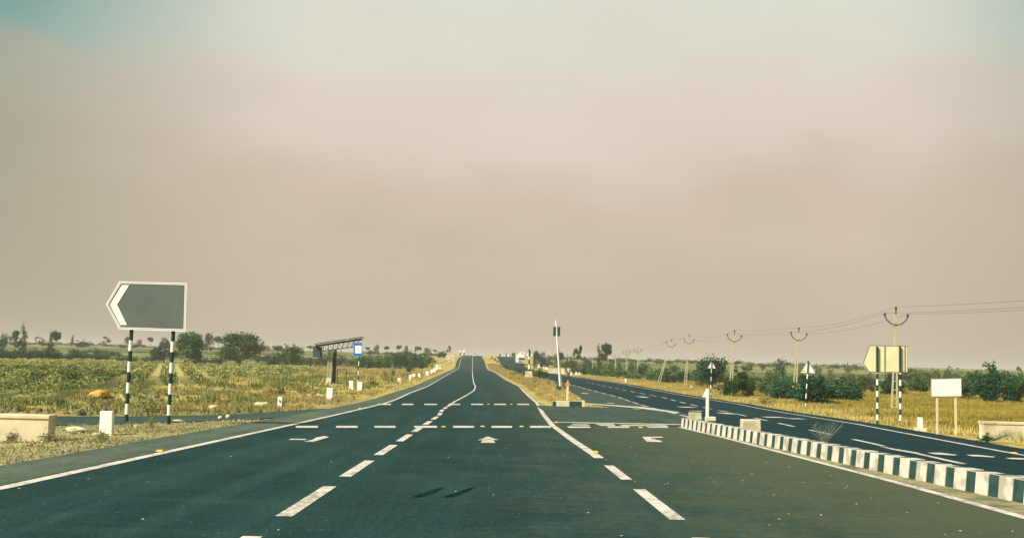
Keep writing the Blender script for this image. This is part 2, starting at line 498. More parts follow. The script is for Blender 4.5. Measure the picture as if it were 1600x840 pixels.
M['concrete_pole'] = mat('pole_concrete', (0.55, 0.49, 0.33), (0.42, 0.38, 0.26), 5, 0.9)
M['sign_grey'] = mat('sign_grey', (0.098, 0.122, 0.112), (0.130, 0.150, 0.134), 1.2, 0.45, spec=0.4)
M['sign_back'] = mat('sign_back', (0.82, 0.76, 0.46), (0.72, 0.68, 0.42), 2.2, 0.55)
M['steel_dark'] = mat('dark_steel', (0.020, 0.050, 0.052), (0.035, 0.070, 0.070), 5, 0.5, spec=0.4)
M['steel_grey'] = mat('grey_steel', (0.20, 0.23, 0.18), (0.28, 0.30, 0.23), 5, 0.5, spec=0.4)
M['blue'] = mat('blue_sign', (0.004, 0.13, 0.62), (0.006, 0.15, 0.66), 3, 0.5)
M['orange'] = mat('orange_reflector', (0.75, 0.33, 0.04), (0.65, 0.26, 0.03), 6, 0.5)
M['bark'] = mat('bark', (0.20, 0.17, 0.09), (0.10, 0.09, 0.05), 6, 0.95, 0.4)
M['bark_pale'] = mat('bark_pale', (0.52, 0.45, 0.20), (0.35, 0.30, 0.15), 6, 0.95, 0.4)
M['orange_soil'] = mat('orange_soil', (0.72, 0.40, 0.10), (0.58, 0.33, 0.08), 3, 0.95, 0.5)
M['stone'] = mat('pale_stone', (0.70, 0.62, 0.42), (0.45, 0.40, 0.25), 4, 0.95, 0.5)
M['leaf_tree'] = leafmat('leaf_tree', (0.010, 0.062, 0.024), (0.105, 0.200, 0.042))
M['leaf_dark'] = leafmat('leaf_dark', (0.004, 0.050, 0.030), (0.048, 0.140, 0.048))
M['leaf_olive'] = leafmat('leaf_olive', (0.055, 0.105, 0.035), (0.19, 0.22, 0.065))
M['crop'] = leafmat('crop_leaf', (0.055, 0.11, 0.03), (0.50, 0.43, 0.14), trans=0.2)
M['cotton'] = mat('cotton', (0.92, 0.88, 0.78), (0.80, 0.76, 0.62), 8, 0.9)
M['dry'] = leafmat('dry_grass_blade', (0.22, 0.18, 0.048), (0.66, 0.53, 0.20), trans=0.22)
M['dry_olive'] = leafmat('dry_olive_blade', (0.15, 0.105, 0.022), (0.42, 0.295, 0.060), trans=0.2)
M['weed'] = leafmat('verge_weed', (0.10, 0.115, 0.045), (0.48, 0.44, 0.22), trans=0.15)
M['verge_stone'] = mat('verge_stone', (0.15, 0.14, 0.075), (0.42, 0.37, 0.20), 0.9, 0.95, 0.3)
M['clod'] = mat('dark_clod', (0.10, 0.10, 0.045), (0.20, 0.18, 0.08), 3, 0.95, 0.3)
M['twig'] = mat('dry_twig', (0.12, 0.15, 0.12), (0.22, 0.25, 0.18), 8, 0.95)


# ground: dry grass, field, gravel verge, by zone attributes
def ground_material():
    m = bpy.data.materials.new('ground'); m.use_nodes = True
    t = NT(m.node_tree); b = m.node_tree.nodes['Principled BSDF']
    g = t.n.new('ShaderNodeNewGeometry'); vec = g.outputs['Position']
    def A(n):
        a = t.n.new('ShaderNodeAttribute'); a.attribute_name = n; return a.outputs['Fac']
    n1 = t.noise(vec, 0.35, 6, 0.65); n2 = t.noise(vec, 2.4, 6, 0.7); n3 = t.noise(vec, 18, 3, 0.7)
    mix12 = t.math('ADD', t.math('MULTIPLY', n1, 0.45), t.math('MULTIPLY', n2, 0.55))
    dry = t.ramp(mix12, [(0.38, (0.11, 0.10, 0.035)), (0.45, (0.34, 0.26, 0.07)), (0.53, (0.49, 0.375, 0.11)), (0.64, (0.62, 0.50, 0.21))])
    olive = t.ramp(mix12, [(0.36, (0.12, 0.10, 0.022)), (0.5, (0.24, 0.178, 0.04)), (0.66, (0.36, 0.262, 0.07))])
    gravel = t.ramp(t.math('ADD', t.math('MULTIPLY', n2, 0.5), t.math('MULTIPLY', n3, 0.5)), [(0.36, (0.10, 0.10, 0.045)), (0.5, (0.27, 0.235, 0.105)), (0.62, (0.48, 0.41, 0.20))])
    # field: rows run away to the left
    mp = t.n.new('ShaderNodeMapping'); t.put(mp.inputs[0], vec); mp.inputs['Rotation'].default_value = (0, 0, R(-17.4))
    sx = t.n.new('ShaderNodeSeparateXYZ'); t.put(sx.inputs[0], mp.outputs[0])
    row = t.math('COSINE', t.math('MULTIPLY', t.math('ADD', sx.outputs[0], t.math('MULTIPLY', n1, 0.3)), 2 * math.pi / 2.4))
    sp_ = t.n.new('ShaderNodeSeparateXYZ'); t.put(sp_.inputs[0], vec)
    fcol = t.ramp(mix12, [(0.38, (0.09, 0.12, 0.03)), (0.5, (0.20, 0.19, 0.055)), (0.62, (0.42, 0.34, 0.12))])
    fcol = t.mix(t.math('MULTIPLY', t.math('SUBTRACT', 1.0, t.step(row, -0.7, 0.3)), 0.8), fcol, t.mix(t.step(sp_.outputs[1], 70, 120), (0.055, 0.06, 0.022), (0.54, 0.43, 0.16)))
    # far plain: pale and green strips across
    mq = t.n.new('ShaderNodeMapping'); t.put(mq.inputs[0], vec); mq.inputs['Scale'].default_value = (0.006, 0.030, 1)
    fp = t.noise(mq.outputs[0], 1.0, 4, 0.6)
    far = t.ramp(fp, [(0.38, (0.06, 0.10, 0.035)), (0.46, (0.15, 0.16, 0.05)), (0.52, (0.40, 0.32, 0.10)), (0.57, (0.14, 0.15, 0.05)), (0.66, (0.07, 0.11, 0.04))])
    far = t.mix(t.math('MULTIPLY', n2, 0.5), far, (0.20, 0.20, 0.07))
    c = dry
    c = t.mix(A('olive'), c, olive)
    c = t.mix(A('field'), c, fcol)
    c = t.mix(A('far'), c, far)
    c = t.mix(A('gravel'), c, gravel)
    t.put(b.inputs['Base Color'], c)
    b.inputs['Roughness'].default_value = 0.95; b.inputs['Specular IOR Level'].default_value = 0.1
    bp = t.n.new('ShaderNodeBump'); bp.inputs['Strength'].default_value = 0.6; bp.inputs['Distance'].default_value = 0.08
    t.put(bp.inputs['Height'], t.math('ADD', n2, t.math('MULTIPLY', n3, 0.3))); t.put(b.inputs['Normal'], bp.outputs[0])
    return m


M['ground'] = ground_material()


def sstep(v, a, b):
    t = np.clip((v - a) / (b - a), 0, 1); return t * t * (3 - 2 * t)


_fb = poly([(-60, 637), (0, 634), (60, 631), (110, 627), (150, 617), (200, 609), (300, 601), (390, 591), (470, 583), (515, 577)])
FBX = [-2.0] + [p.x / p.y for p in _fb] + [-0.1]; FBY = [_fb[0].y] + [p.y for p in _fb] + [215.0]
_ff = poly([(-60, 563), (0, 563), (150, 565), (230, 570), (300, 573), (375, 574.5), (450, 576), (515, 576)])
_fx = [-2.0] + [p.x / p.y for p in _ff] + [-0.05]; _fy = [_ff[0].y] + [p.y for p in _ff] + [_ff[-1].y]
FFAR = lambda r_: np.interp(r_, _fx, _fy)
print('field', FBX, FBY, _fy)


def field_mask(x, y):
    # cotton field on the left, behind the side road
    f0 = np.interp(x / np.maximum(y, 5.0), FBX, FBY)
    return sstep(y + vnoise(x, y, 3, 8) * 5, f0 - 1, f0 + 1) * sstep(-x, 11, 13) * (1 - sstep(y, FFAR(x / np.maximum(y, 5.0)) - 3, FFAR(x / np.maximum(y, 5.0)) + 3))


def zones(x, y):
    d = rdist(x, y)
    wob = vnoise(x, y, 2.2, 21) * 1.3 + vnoise(x, y, 0.7, 22) * 0.7
    fld = field_mask(x, y)
    oli = sstep(x - fRE(y) - 3.2 + wob, 0, 3.0) * (1 - sstep(y, 160, 200))
    fr = sstep(y + vnoise(x, y, 40, 31) * 40, 190, 240) * sstep(d, 5, 18)
    grv = ((1 - sstep(d + wob * 0.6, 0.5, 2.0)) * 0.7) * (x < 3) * (y < 60)
    nearv = (x < -4) * (y < fSN(x)) * 1.0
    grv = np.maximum(grv, nearv * (0.55 + 0.45 * (vnoise(x, y, 1.5, 23) > -0.1)))
    ys = np.clip(1 - (y - 60) / 60, 0, 1)
    return fld, oli, fr, np.clip(grv, 0, 1)


# ------------------------------------------------------------------ ground sheet
def axis(pts):
    out = []
    for (a, b, s) in pts: out += list(np.arange(a, b, s))
    return np.array(out)


gx = axis([(-6000, -1000, 500), (-1000, -300, 50), (-300, -120, 8), (-120, -60, 2.0), (-60, -24, 0.8), (-24, 28, 0.33), (28, 60, 0.8), (60, 130, 2.5), (130, 300, 8), (300, 1000, 50), (1000, 6001, 500)])
gy = axis([(-300, -30, 15), (-30, 4, 1.5), (4, 70, 0.33), (70, 130, 0.8), (130, 300, 2.0), (300, 560, 4), (560, 1000, 20), (1000, 9000, 400)])
GX, GY = np.meshgrid(gx, gy)
gz = ground_z(GX, GY)
gv = np.stack([GX.ravel(), GY.ravel(), gz.ravel()], 1)
nx, ny = len(gx), len(gy)
ii = (np.arange(ny - 1)[:, None] * nx + np.arange(nx - 1)[None, :]).ravel()
gf = np.stack([ii, ii + 1, ii + 1 + nx, ii + nx], 1)
zf, zo, zr, zg = zones(GX.ravel(), GY.ravel())
ground = np_mesh('ground', gv, gf, M['ground'], [('field', zf, 'POINT'), ('olive', zo, 'POINT'), ('far', zr, 'POINT'), ('gravel', zg, 'POINT')])
ground.data.polygons.foreach_set('use_smooth', [True] * len(ground.data.polygons))
tag(ground, 'dry grassy plain on both sides of the highway', kind='structure')


# ------------------------------------------------------------------ roads
def sheet(name, fa, fb, y0, y1, dy, nxs, off, m, along='y', rag=0.0):
    """ruled surface between outlines fa and fb, following the profile"""
    s = np.arange(y0, y1 + dy, dy)
    a = fa(s); b = fb(s)
    if rag:
        a = a + vnoise(s, s * 0 + 3, 0.8, 41) * rag + vnoise(s, s * 0 + 9, 3.1, 42) * rag
    u = np.linspace(0, 1, nxs)
    A = a[:, None] * (1 - u) + b[:, None] * u
    B = np.repeat(s[:, None], nxs, 1)
    X, Y = (A, B) if along == 'y' else (B, A)
    Z = P(Y) + off
    v = np.stack([X.ravel(), Y.ravel(), Z.ravel()], 1)
    i0 = (np.arange(len(s) - 1)[:, None] * nxs + np.arange(nxs - 1)[None, :]).ravel()
    f = np.stack([i0, i0 + 1, i0 + 1 + nxs, i0 + nxs], 1)
    if along != 'y': f = f[:, ::-1]
    return np_mesh(name, v, f, m)


fEdgeL = lambda y: fLL(y) - SH
def fMainR(y):
    k0, n0 = KY0, NOSE.y
    return np.where(y < n0 - 0.2, np.where(y < k0, fKB(np.minimum(y, k0)) + 0.25, 6.0), fML(y) + 0.12)
o = sheet('road', fEdgeL, lambda y: np.where(y < NOSE.y, np.maximum(fMainR(y), fML(y)), fML(y) + 0.12), -40, 900, 1.0, 6, 0.0, M['asphalt'], rag=0.10)
tag(o, 'dark main carriageway with painted lanes', kind='structure')
o = sheet('highway', lambda y: fRM(y) - 0.15, lambda y: fRE(y) + 1.0, -30, 900, 1.0, 5, 0.004, M['asphalt_dark'], rag=0.06)
tag(o, 'dark opposite carriageway beyond the median', kind='structure')
o = sheet('shoulder', lambda y: fRS(y) - 0.1, lambda y: fRM(y) + 0.2, RS[0].y, RS[-1].y, 0.5, 3, -0.003, M['asphalt_dusty'], rag=0.25)
tag(o, 'dusty paved shoulder between the median and the opposite carriageway', kind='structure')
o = sheet('shoulder', lambda y: fLL(y) - SH - 0.05, lambda y: fLL(y) - 0.12, -40, 300, 1.0, 3, 0.004, M['asphalt_shoulder'], rag=0.05)
tag(o, 'grey paved shoulder outside the left edge line', kind='structure')
# crossing between the carriageways
o = sheet('junction', lambda y: y * 0 + 2.2, lambda y: fRM(y) + 0.6, KY0 + 0.25, NOSE.y - 0.3, 0.5, 8, 0.009, M['asphalt_dusty'])
tag(o, 'dusty asphalt crossing through the median gap', kind='structure')
o = sheet('side_road', fSN, fSF, -60, -5.0, 0.5, 4, -0.012, M['asphalt_dusty'], along='x')
tag(o, 'narrow asphalt side road leaving to the left', kind='structure')

# median beside the kerb (earth strip between painted kerb and opposite carriageway)
def strip(name, fa, fb, y0, y1, h, m, dy=0.5):
    mb = MB(); ys = np.arange(y0, y1, dy)
    for i in range(len(ys) - 1):
        q = []
        for y in (ys[i], ys[i + 1]):
            a, b = float(fa(y)), float(fb(y)); z = float(P(y))
            q += [(a, y, z + h), (b, y, z + h), (b, y, z - 0.1)]
        mb.add(q, [(0, 1, 4, 3), (1, 2, 5, 4)])
    return mb.build(name, m, recalc=False)


# ------------------------------------------------------------------ painted markings
def flat(mb, pts, off=0.007):
    """a painted patch from picture corners (lies on the road, at its true place)"""
    vs = [at(x, y, off) for x, y in pts]
    mb.add(vs, [tuple(range(len(vs)))])


def stripe(mb, f, y0, y1, w, off=0.0055, step=1.0, slope=True):
    n = max(1, int(math.ceil((y1 - y0) / step))); ys = np.linspace(y0, y1, n + 1)
    for i in range(n):
        a, b = ys[i], ys[i + 1]
        xa, xb = float(f(a)), float(f(b))
        mb.add([(xa - w / 2, a, float(P(a)) + off), (xa + w / 2, a, float(P(a)) + off), (xb + w / 2, b, float(P(b)) + off), (xb - w / 2, b, float(P(b)) + off)], [(0, 1, 2, 3)])


mk = MB()
stripe(mk, fLL, -10, 90, 0.16); stripe(mk, fLL, 90, 470, 0.12)
for i in range(60):                                         # centre dashes
    a = 9.28 + (i - 2) * 3.78
    if a > 52: break
    stripe(mk, fCL, a, a + 2.6, 0.15)
stripe(mk, fCL, 54, 500, 0.12)
for a, b in ((2.0, 4.7), (6.0, 8.6), (9.7, 12.4), (13.6, 15.9)): stripe(mk, fML, a, b, 0.15)
stripe(mk, fML, 17.4, 90, 0.17); stripe(mk, fML, 90, 470, 0.12)
stripe(mk, fRL, -10, KY0, 0.15)
o = mk.build('lane_markings', M['paint'], recalc=False); tag(o, 'painted lane lines of the main carriageway', kind='structure')

mk = MB()
for a, b in ((462, 497), (525, 559), (585, 618), (647, 683), (708, 741), (768, 800), (828, 861)):
    flat(mk, [(a, 667.6), (b, 667.6), (b + (0.3 if b > 770 else -0.3), 664.6), (a, 664.6)])
for a, b in ((590, 611), (628, 646), (663, 683), (701, 719), (736, 755), (772, 791), (808, 827)):
    flat(mk, [(a, 632.0), (b, 632.0), (b, 630.2), (a, 630.2)])
for a, b, c in ((889, 923, 0), (951, 984, 0.6), (1013, 1044, 1.0)):
    flat(mk, [(a, 667.8), (b, 667.8), (b - 1, 665.4), (a - 3, 665.4)], 0.014)
# arrows
flat(mk, [(751, 691), (774, 691), (771, 687), (754, 687)], 0.006)
flat(mk, [(746, 687), (779, 686.6), (768, 683.2), (764.5, 681.6), (760, 681.6), (757, 683.2)], 0.008)
flat(mk, [(474, 689.3), (489, 689.6), (514, 682), (507, 680.6), (494, 682.8), (489, 686.0)], 0.006)
flat(mk, [(452, 686.4), (476, 686.6), (480, 685.2), (454, 684.6)], 0.008)
flat(mk, [(1003, 681.6), (1035, 681.6), (1036, 683), (1022, 683.4), (1016, 683.8), (1021, 685.2), (1034, 688.2), (1034, 689.8), (1011, 689.8)], 0.007)
o = mk.build('crossing_markings', M['paint'], recalc=False); tag(o, 'painted cross dashes and turn arrows on the main carriageway', kind='structure')

mk = MB()
JO = 0.014
# worn lines in the gap in the median
flat(mk, [(869, 659.6), (1062, 663.2), (1066, 662), (869, 658.4)], JO)
flat(mk, [(890, 664), (922, 664), (918, 662.2), (896, 662)], JO + .004)
flat(mk, [(938, 664.6), (962, 664.8), (958, 661.8), (930, 661.6)], JO + .004)
flat(mk, [(972, 664.8), (1046, 665.4), (1040, 663.6), (968, 663.2)], JO + .008)
flat(mk, [(920, 631), (960, 634.0), (1000, 637.4), (1058, 644.8), (1062, 643.4), (1006, 635.4), (962, 632.4), (924, 629.8)], JO)
o = mk.build('worn_markings', M['paint_thin'], recalc=False); tag(o, 'worn white lines in the median gap', kind='structure')

mk = MB()
stripe(mk, fRE, -20, 300, 0.14, 0.010)
yy = 13.0
i = 0
while yy < 130:                                            # lane dashes of the opposite carriageway
    stripe(mk, fRC, yy, yy + 2.9, 0.14, 0.010); yy += 5.2
yy = KY0 + 8
while yy < 240:
    stripe(mk, fRM, yy, yy + 4.2, 0.15, 0.0115); yy += 5.4
for q in ([(1371, 695.5), (1395, 702), (1432, 708.6), (1436, 706.4), (1404, 701.2)], [(1448, 706.2), (1460, 709.2), (1492, 711), (1496, 709.8), (1470, 706)],
          [(1509, 709.6), (1520, 712.4), (1552, 714), (1556, 712.8), (1530, 709.6)], [(1570, 714.6), (1580, 716.6), (1612, 717.8), (1614, 716.4), (1590, 714.2)],
          [(1117, 644), (1135, 647), (1156, 646.8), (1140, 643.6)], [(1187, 650.2), (1200, 652.4), (1232, 652.2), (1218, 650)], [(1223, 652.8), (1240, 654.6), (1262, 654.2), (1246, 652.4)],
          [(1056, 634.8), (1066, 636.6), (1090, 636.2), (1078, 634.2)], [(992, 618.6), (1004, 621.4), (1016, 620.6), (1006, 618.2)], [(1076, 641), (1082, 642.4), (1100, 642), (1094, 640.6)],
          [(908, 613.2), (919, 613.2), (919, 614.8), (909, 614.8)], [(948, 628.4), (960, 628.4), (960, 629.8), (949, 629.8)]):
    cy_ = sum(p_[1] for p_ in q) / len(q); k_ = 0.8 if q[0][0] > 1350 else 0.5
    sl_ = (max(q)[1] - min(q)[1]) / (max(q)[0] - min(q)[0]) ; mx_ = sum(p_[0] for p_ in q) / len(q)
    flat(mk, [(p_[0], cy_ + sl_ * (p_[0] - mx_) + (p_[1] - cy_ - sl_ * (p_[0] - mx_)) * k_) for p_ in q], 0.013)
o = mk.build('opposite_markings', M['paint'], recalc=False); tag(o, 'painted dashes on the opposite carriageway', kind='structure')

# skid marks
M['skid'] = mat('rubber_mark', (0.004, 0.018, 0.020), (0.010, 0.036, 0.036), 9, 1.0, spec=0.0)
mk = MB()
for x0 in (640, 688):
    for j_, (o_, l0, l1) in enumerate(((0, 2, 50), (1.4, 6, 55), (2.6, 8, 52), (3.9, 14, 46))):
        e_ = [(x0 + l0 + (l1 - l0) * f_, 777 - 18 * ((l0 + (l1 - l0) * f_) / 54.0) + o_) for f_ in (0, .25, .5, .75, 1)]
        w_ = [0.15, 0.6, 0.75, 0.6, 0.15]
        flat(mk, [(x, y + w) for (x, y), w in zip(e_, w_)] + [(x, y - w) for (x, y), w in list(zip(e_, w_))[::-1]], 0.0035 + 0.0004 * j_)
o = mk.build('skid_marks', M['skid'], recalc=False); tag(o, 'two dark tyre skid marks on the asphalt', kind='structure')

# gravel crumbs on the asphalt
def scatter_flakes(name, xy, size, m, seed, label, z=0.018):
    r = np.random.default_rng(seed); n = len(xy)
    s = size * r.uniform(0.4, 1.0, n)
    ang = r.uniform(0, 6.28, (n, 1)) + np.array([0, 2.0, 4.1])
    rad = s[:, None] * r.uniform(0.6, 1.2, (n, 3))
    bx = xy[:, 0:1] + np.cos(ang) * rad; by = xy[:, 1:2] + np.sin(ang) * rad
    bz = P(by) + z * 0.3
    top = np.stack([xy[:, 0], xy[:, 1], P(xy[:, 1]) + z * 0.3 + s * 0.3], 1)
    v = np.concatenate([np.stack([bx, by, bz], 2), top[:, None, :]], 1).reshape(-1, 3)
    b = np.arange(n)[:, None] * 4
    f = np.concatenate([b + [0, 1, 3], b + [1, 2, 3], b + [2, 0, 3]], 0)
    o = np_mesh(name, v, f, m); tag(o, label, kind='stuff'); return o


r = np.random.default_rng(5)
xy = []
while len(xy) < 170:
    y = 6 + 34 * r.random() ** 1.6; x = r.uniform(-5, 5.2)
    if r.random() < 0.25 + 0.75 * max(0, (x + 1) / 6.0): xy.append((x, y))
scatter_flakes('gravel', np.array(xy), 0.022, M['stone'], 3, 'pale crumbs of gravel lying on the turning lane')

# ------------------------------------------------------------------ painted kerb, median nose
mb = MB(); ys = [KY0]
L = 0.0; i = 0
y = KY0 + 0.1
while y > -12:
    l = 0.31 if i % 2 == 0 else 0.26
    y2 = y - l
    a = float(fKB(y)); b = float(fKB(y2)); h = 0.27 + 0.004 * ((i * 7) % 3); sx = 0.012 if i % 2 == 0 else 0.0
    za, zb = float(P(y)), float(P(y2))
    vs = [(a - sx, y - .004, za - .05), (b - sx, y2 + .004, zb - .05), (b + 0.03 - sx, y2 + .004, zb + h), (a + 0.03 - sx, y - .004, za + h),
          (a + 0.26, y - .004, za - .05), (b + 0.26, y2 + .004, zb - .05), (b + 0.26, y2 + .004, zb + h), (a + 0.26, y - .004, za + h)]
    mb.add(vs, [(0, 1, 2, 3), (5, 4, 7, 6), (3, 2, 6, 7), (1, 5, 6, 2), (4, 0, 3, 7)], 0 if i % 2 == 0 else 1)
    y = y2; i += 1
o = mb.build('kerb', [M['kerb_white'], M['kerb_black']], bevel=0.006); tag(o, 'long black and white striped kerb along the turning lane', kind='structure')
M['dust'] = mat('kerb_dust', (0.20, 0.19, 0.10), (0.36, 0.32, 0.17), 6, 0.95, 0.3, c3=(0.12, 0.13, 0.07), scale3=1.8)
o = sheet('gravel_strip', lambda y: fRL(y) + 0.085, lambda y: fKB(y) + 0.06, -20, KY0, 0.4, 3, 0.006, M['dust'], rag=0.0); tag(o, 'dusty strip between the edge line and the foot of the striped kerb', kind='structure')
fKT = lambda y: fKB(y) + 0.262
o = strip('median_strip', fKT, lambda y: fRM(y) - 0.12, -12, KY0 - 0.1, 0.16, M['ground']); tag(o, 'narrow earth strip behind the striped kerb', kind='structure')
for at_n, val in (('gravel', 0.6), ('olive', 0.1), ('field', 0), ('far', 0)):
    a_ = o.data.attributes.new(at_n, 'FLOAT', 'POINT'); a_.data.foreach_set('value', [val] * len(o.data.vertices))

# nose of the far median: short painted kerb
mb = MB(); z0 = NOSE.z
for j, (a, b, mi) in enumerate(((863, 869.5, 1), (869.5, 888.5, 0), (888.5, 908, 1), (908, 914, 0))):
    p = at(a, 634.3); q = at(b, 634.3)
    mb.box(((p.x + q.x) / 2, p.y + 0.2 + (0.25 if j in (0, 3) else 0), z0 + 0.10), (q.x - p.x - 0.01, 0.4, 0.34), mi)
o = mb.build('kerb_nose', [mat('cream_kerb', (0.72, 0.64, 0.40), (0.6, 0.52, 0.32), 5), M['kerb_black']], bevel=0.015); tag(o, 'short black and cream kerb at the nose of the grassy median', kind='structure')


# ------------------------------------------------------------------ road studs
def stud(px, py, label, first=[None]):
    p = at(px, py, 0.014)
    if first[0] is None:
        mb = MB(); mb.box((0, 0, 0.012), (0.12, 0.10, 0.024), 0, top=0.7)
        o = mb.build('road_stud', [M['paint_yellow']]); first[0] = o
        tag(o, label, 'road stud', 'yellow road studs'); o.location = p
    else:
        o = first[0].copy(); COL.objects.link(o); o.location = p; o['label'] = label
    return o


stud(250, 704.5, 'yellow road stud on the left edge line, below the black and white sign posts')
stud(930, 706.0, 'yellow road stud at the near end of the solid line beside the turning lane')
stud(869, 659.5, 'yellow road stud where the worn line of the median gap meets the solid line')
stud(754, 666.0, 'yellow road stud in the near row of cross dashes, right of the middle')
stud(815, 666.0, 'yellow road stud in the near row of cross dashes, before its last dash')
stud(693, 666.5, 'dull yellow road stud in the near cross dashes, just right of the centre line')
stud(763, 631.0, 'yellow road stud in the far row of cross dashes')
stud(799, 631.0, 'yellow road stud in the far row of cross dashes, nearest the median')
stud(1001, 667.6, 'orange road stud on the worn line in the median gap')
stud(562, 637.5, 'yellow road stud on the left edge line near the mouth of the side road')
stud(463, 659.0, 'yellow road stud on the left edge line beside the side road')
stud(1584, 707.5, 'yellow road stud on the far edge line of the opposite carriageway')


# ------------------------------------------------------------------ banded posts
def banded(h, r, band, base, black_first=True, n=10):
    mb = MB(); z = 0.0; i = 0
    while z < h - 1e-4:
        z2 = min(h, z + band)
        mb.tube([(0, 0, z), (0, 0, z2)], r, n, (i + (0 if black_first else 1)) % 2, cap=(z == 0 or z2 >= h - 1e-4)); z = z2; i += 1
    mb.v = [(x + base[0], y + base[1], zz + base[2]) for x, y, zz in mb.v]
    return mb


def outline(pts, y, origin):
    return [dep(px, py, y) - origin for px, py in pts]


# left direction sign ------------------------------------------------
bA, bB = at(196.5, 661), at(264, 661)
Y0 = (bA.y + bB.y) / 2
root = thing('direction_sign', (bA + bB) / 2, 'big grey arrow-shaped sign with white chevron, on two black and white banded posts', 'road sign')
o0 = root.location.copy()
n = V((0, 1, 0))
shape = [(165.5, 475), (186.5, 439.2), (292, 442), (290, 517.5), (186, 514)]
ctr = (232, 478)
def inset(pts, k, c=ctr): return [(c[0] + (x - c[0]) * (1 - k / 62), c[1] + (y - c[1]) * (1 - k / 38)) for x, y in pts]
def ring(mb, a, b, y, t, mi=0):
    A_ = outline(a, y, o0); B_ = outline(b, y, o0); k_ = len(a)
    for i in range(k_):
        j = (i + 1) % k_
        mb.prism([A_[i], A_[j], B_[j], B_[i]], n, t, mi)
p = MB().prism(outline(shape, Y0 - 0.08, o0), n, 0.02).build('panel', M['sign_grey'], root)
mb = MB(); ring(mb, shape, inset(shape, 1.5), Y0 - 0.092, 0.010); ring(mb, inset(shape, 2.2), inset(shape, 3.4), Y0 - 0.090, 0.007)
mb.build('border', M['white_sheet'], p)
ch = MB()
ch.prism(outline([(171.5, 475.5), (190.5, 445), (202, 445), (183, 475.5)], Y0 - 0.091, o0), n, 0.008)
ch.prism(outline([(171.5, 475.5), (183, 475.5), (198.5, 507.5), (188, 507.5)], Y0 - 0.091, o0), n, 0.008)
ch.build('chevron', M['white_sheet'], p)
for b, tx in ((bA, 204), (bB, 270)):
    b2 = V((dep(tx - 7, 661, Y0).x, Y0, float(P(Y0)) - 0.05)) - o0
    top = (dep(tx, 519, Y0) - o0).z + 1.0
    mb = banded(top - b2.z, 0.045, 0.255 * 1.0, b2); mb.build('post', [M['black'], M['white']], root, smooth=False)
for zz in (470, 495):
    a = dep(195, zz, Y0 - 0.055) - o0; b = dep(285, zz + 2, Y0 - 0.055) - o0; MB().bar(a, b, 0.05, 0.008).build('bracket', M['steel_grey'], root)

# right direction sign seen from its back -----------------------------
bA, bB = at(1369, 662.5), at(1407, 664.5)
Y0 = (bA.y + bB.y) / 2
root = thing('direction_sign', (bA + bB) / 2, 'arrow-shaped sign seen from its pale yellow back, on two banded posts beside the opposite carriageway', 'road sign')
o0 = root.location.copy()
shape = [(1348.5, 567), (1358.5, 539), (1418.5, 540), (1418.5, 581), (1358.5, 580.5)]
p = MB().prism(outline(shape, Y0 + 0.06, o0), n, 0.015).build('panel', M['sign_back'], root)
mb = MB(); ring(mb, shape, inset(shape, 0.8, (1386, 561)), Y0 + 0.050, 0.009); mb.build('border', M['steel_dark'], p)
for x0 in (1382.5, 1414):
    a = dep(x0, 540, Y0 + 0.05) - o0; b = dep(x0, 580.5, Y0 + 0.05) - o0
    MB().bar(a, b, 0.045, 0.02).build('stiffener', M['steel_grey'], root)
for b, tx in ((bA, 1371), (bB, 1407)):
    b2 = V((dep(tx, 663, Y0).x, Y0, float(P(Y0)) - 0.05)) - o0
    top = (dep(tx, 541, Y0) - o0).z
    zp = (dep(tx, 582, Y0) - o0).z
    mb = MB(); z = b2.z; i = 0
    while z < zp:
        z2 = min(z + 0.215, zp); mb.tube([(b2.x, b2.y, z), (b2.x, b2.y, z2)], 0.042, 10, i % 2, cap=False); z = z2; i += 1
    mb.tube([(b2.x, b2.y, zp), (b2.x, b2.y, top)], 0.042, 10, 0)
    mb.build('post', [M['black'], M['white']], root)

# white board on two cream posts --------------------------------------
bA, bB = at(1464.5, 676.5), at(1493.5, 679.5)
Y0 = (bA.y + bB.y) / 2
root = thing('notice_board', (bA + bB) / 2, 'blank white rectangular board on two thin cream posts beside the opposite carriageway', 'sign board')
o0 = root.location.copy()
sh = [(1455, 591.5), (1502, 590.5), (1502.5, 618.5), (1455.5, 619)]
p = MB().prism(outline(sh, Y0 - 0.04, o0), n, 0.02).build('panel', M['white_sheet'], root, bevel=0.004)
mb = MB(); ins = [(1455.8, 592.2), (1501.3, 591.2), (1501.7, 617.8), (1456.2, 618.3)]; ring(mb, sh, ins, Y0 - 0.045, 0.004); mb.build('frame', mat('pale_frame', (0.7, 0.58, 0.40), (0.6, 0.5, 0.34), 5), p)
for b, tx in ((bA, 1464), (bB, 1493)):
    t_ = dep(tx, 594, Y0) - o0; b_ = V((dep(tx + 0.5, 678, Y0).x, Y0, float(P(Y0)) - 0.05)) - o0
    MB().bar(b_, (b_.x, b_.y, t_.z), 0.055, 0.035).build('post', mat('cream_post', (0.80, 0.62, 0.40), (0.68, 0.54, 0.34), 5) if 'cream_post' not in bpy.data.materials else bpy.data.materials['cream_post'], root)


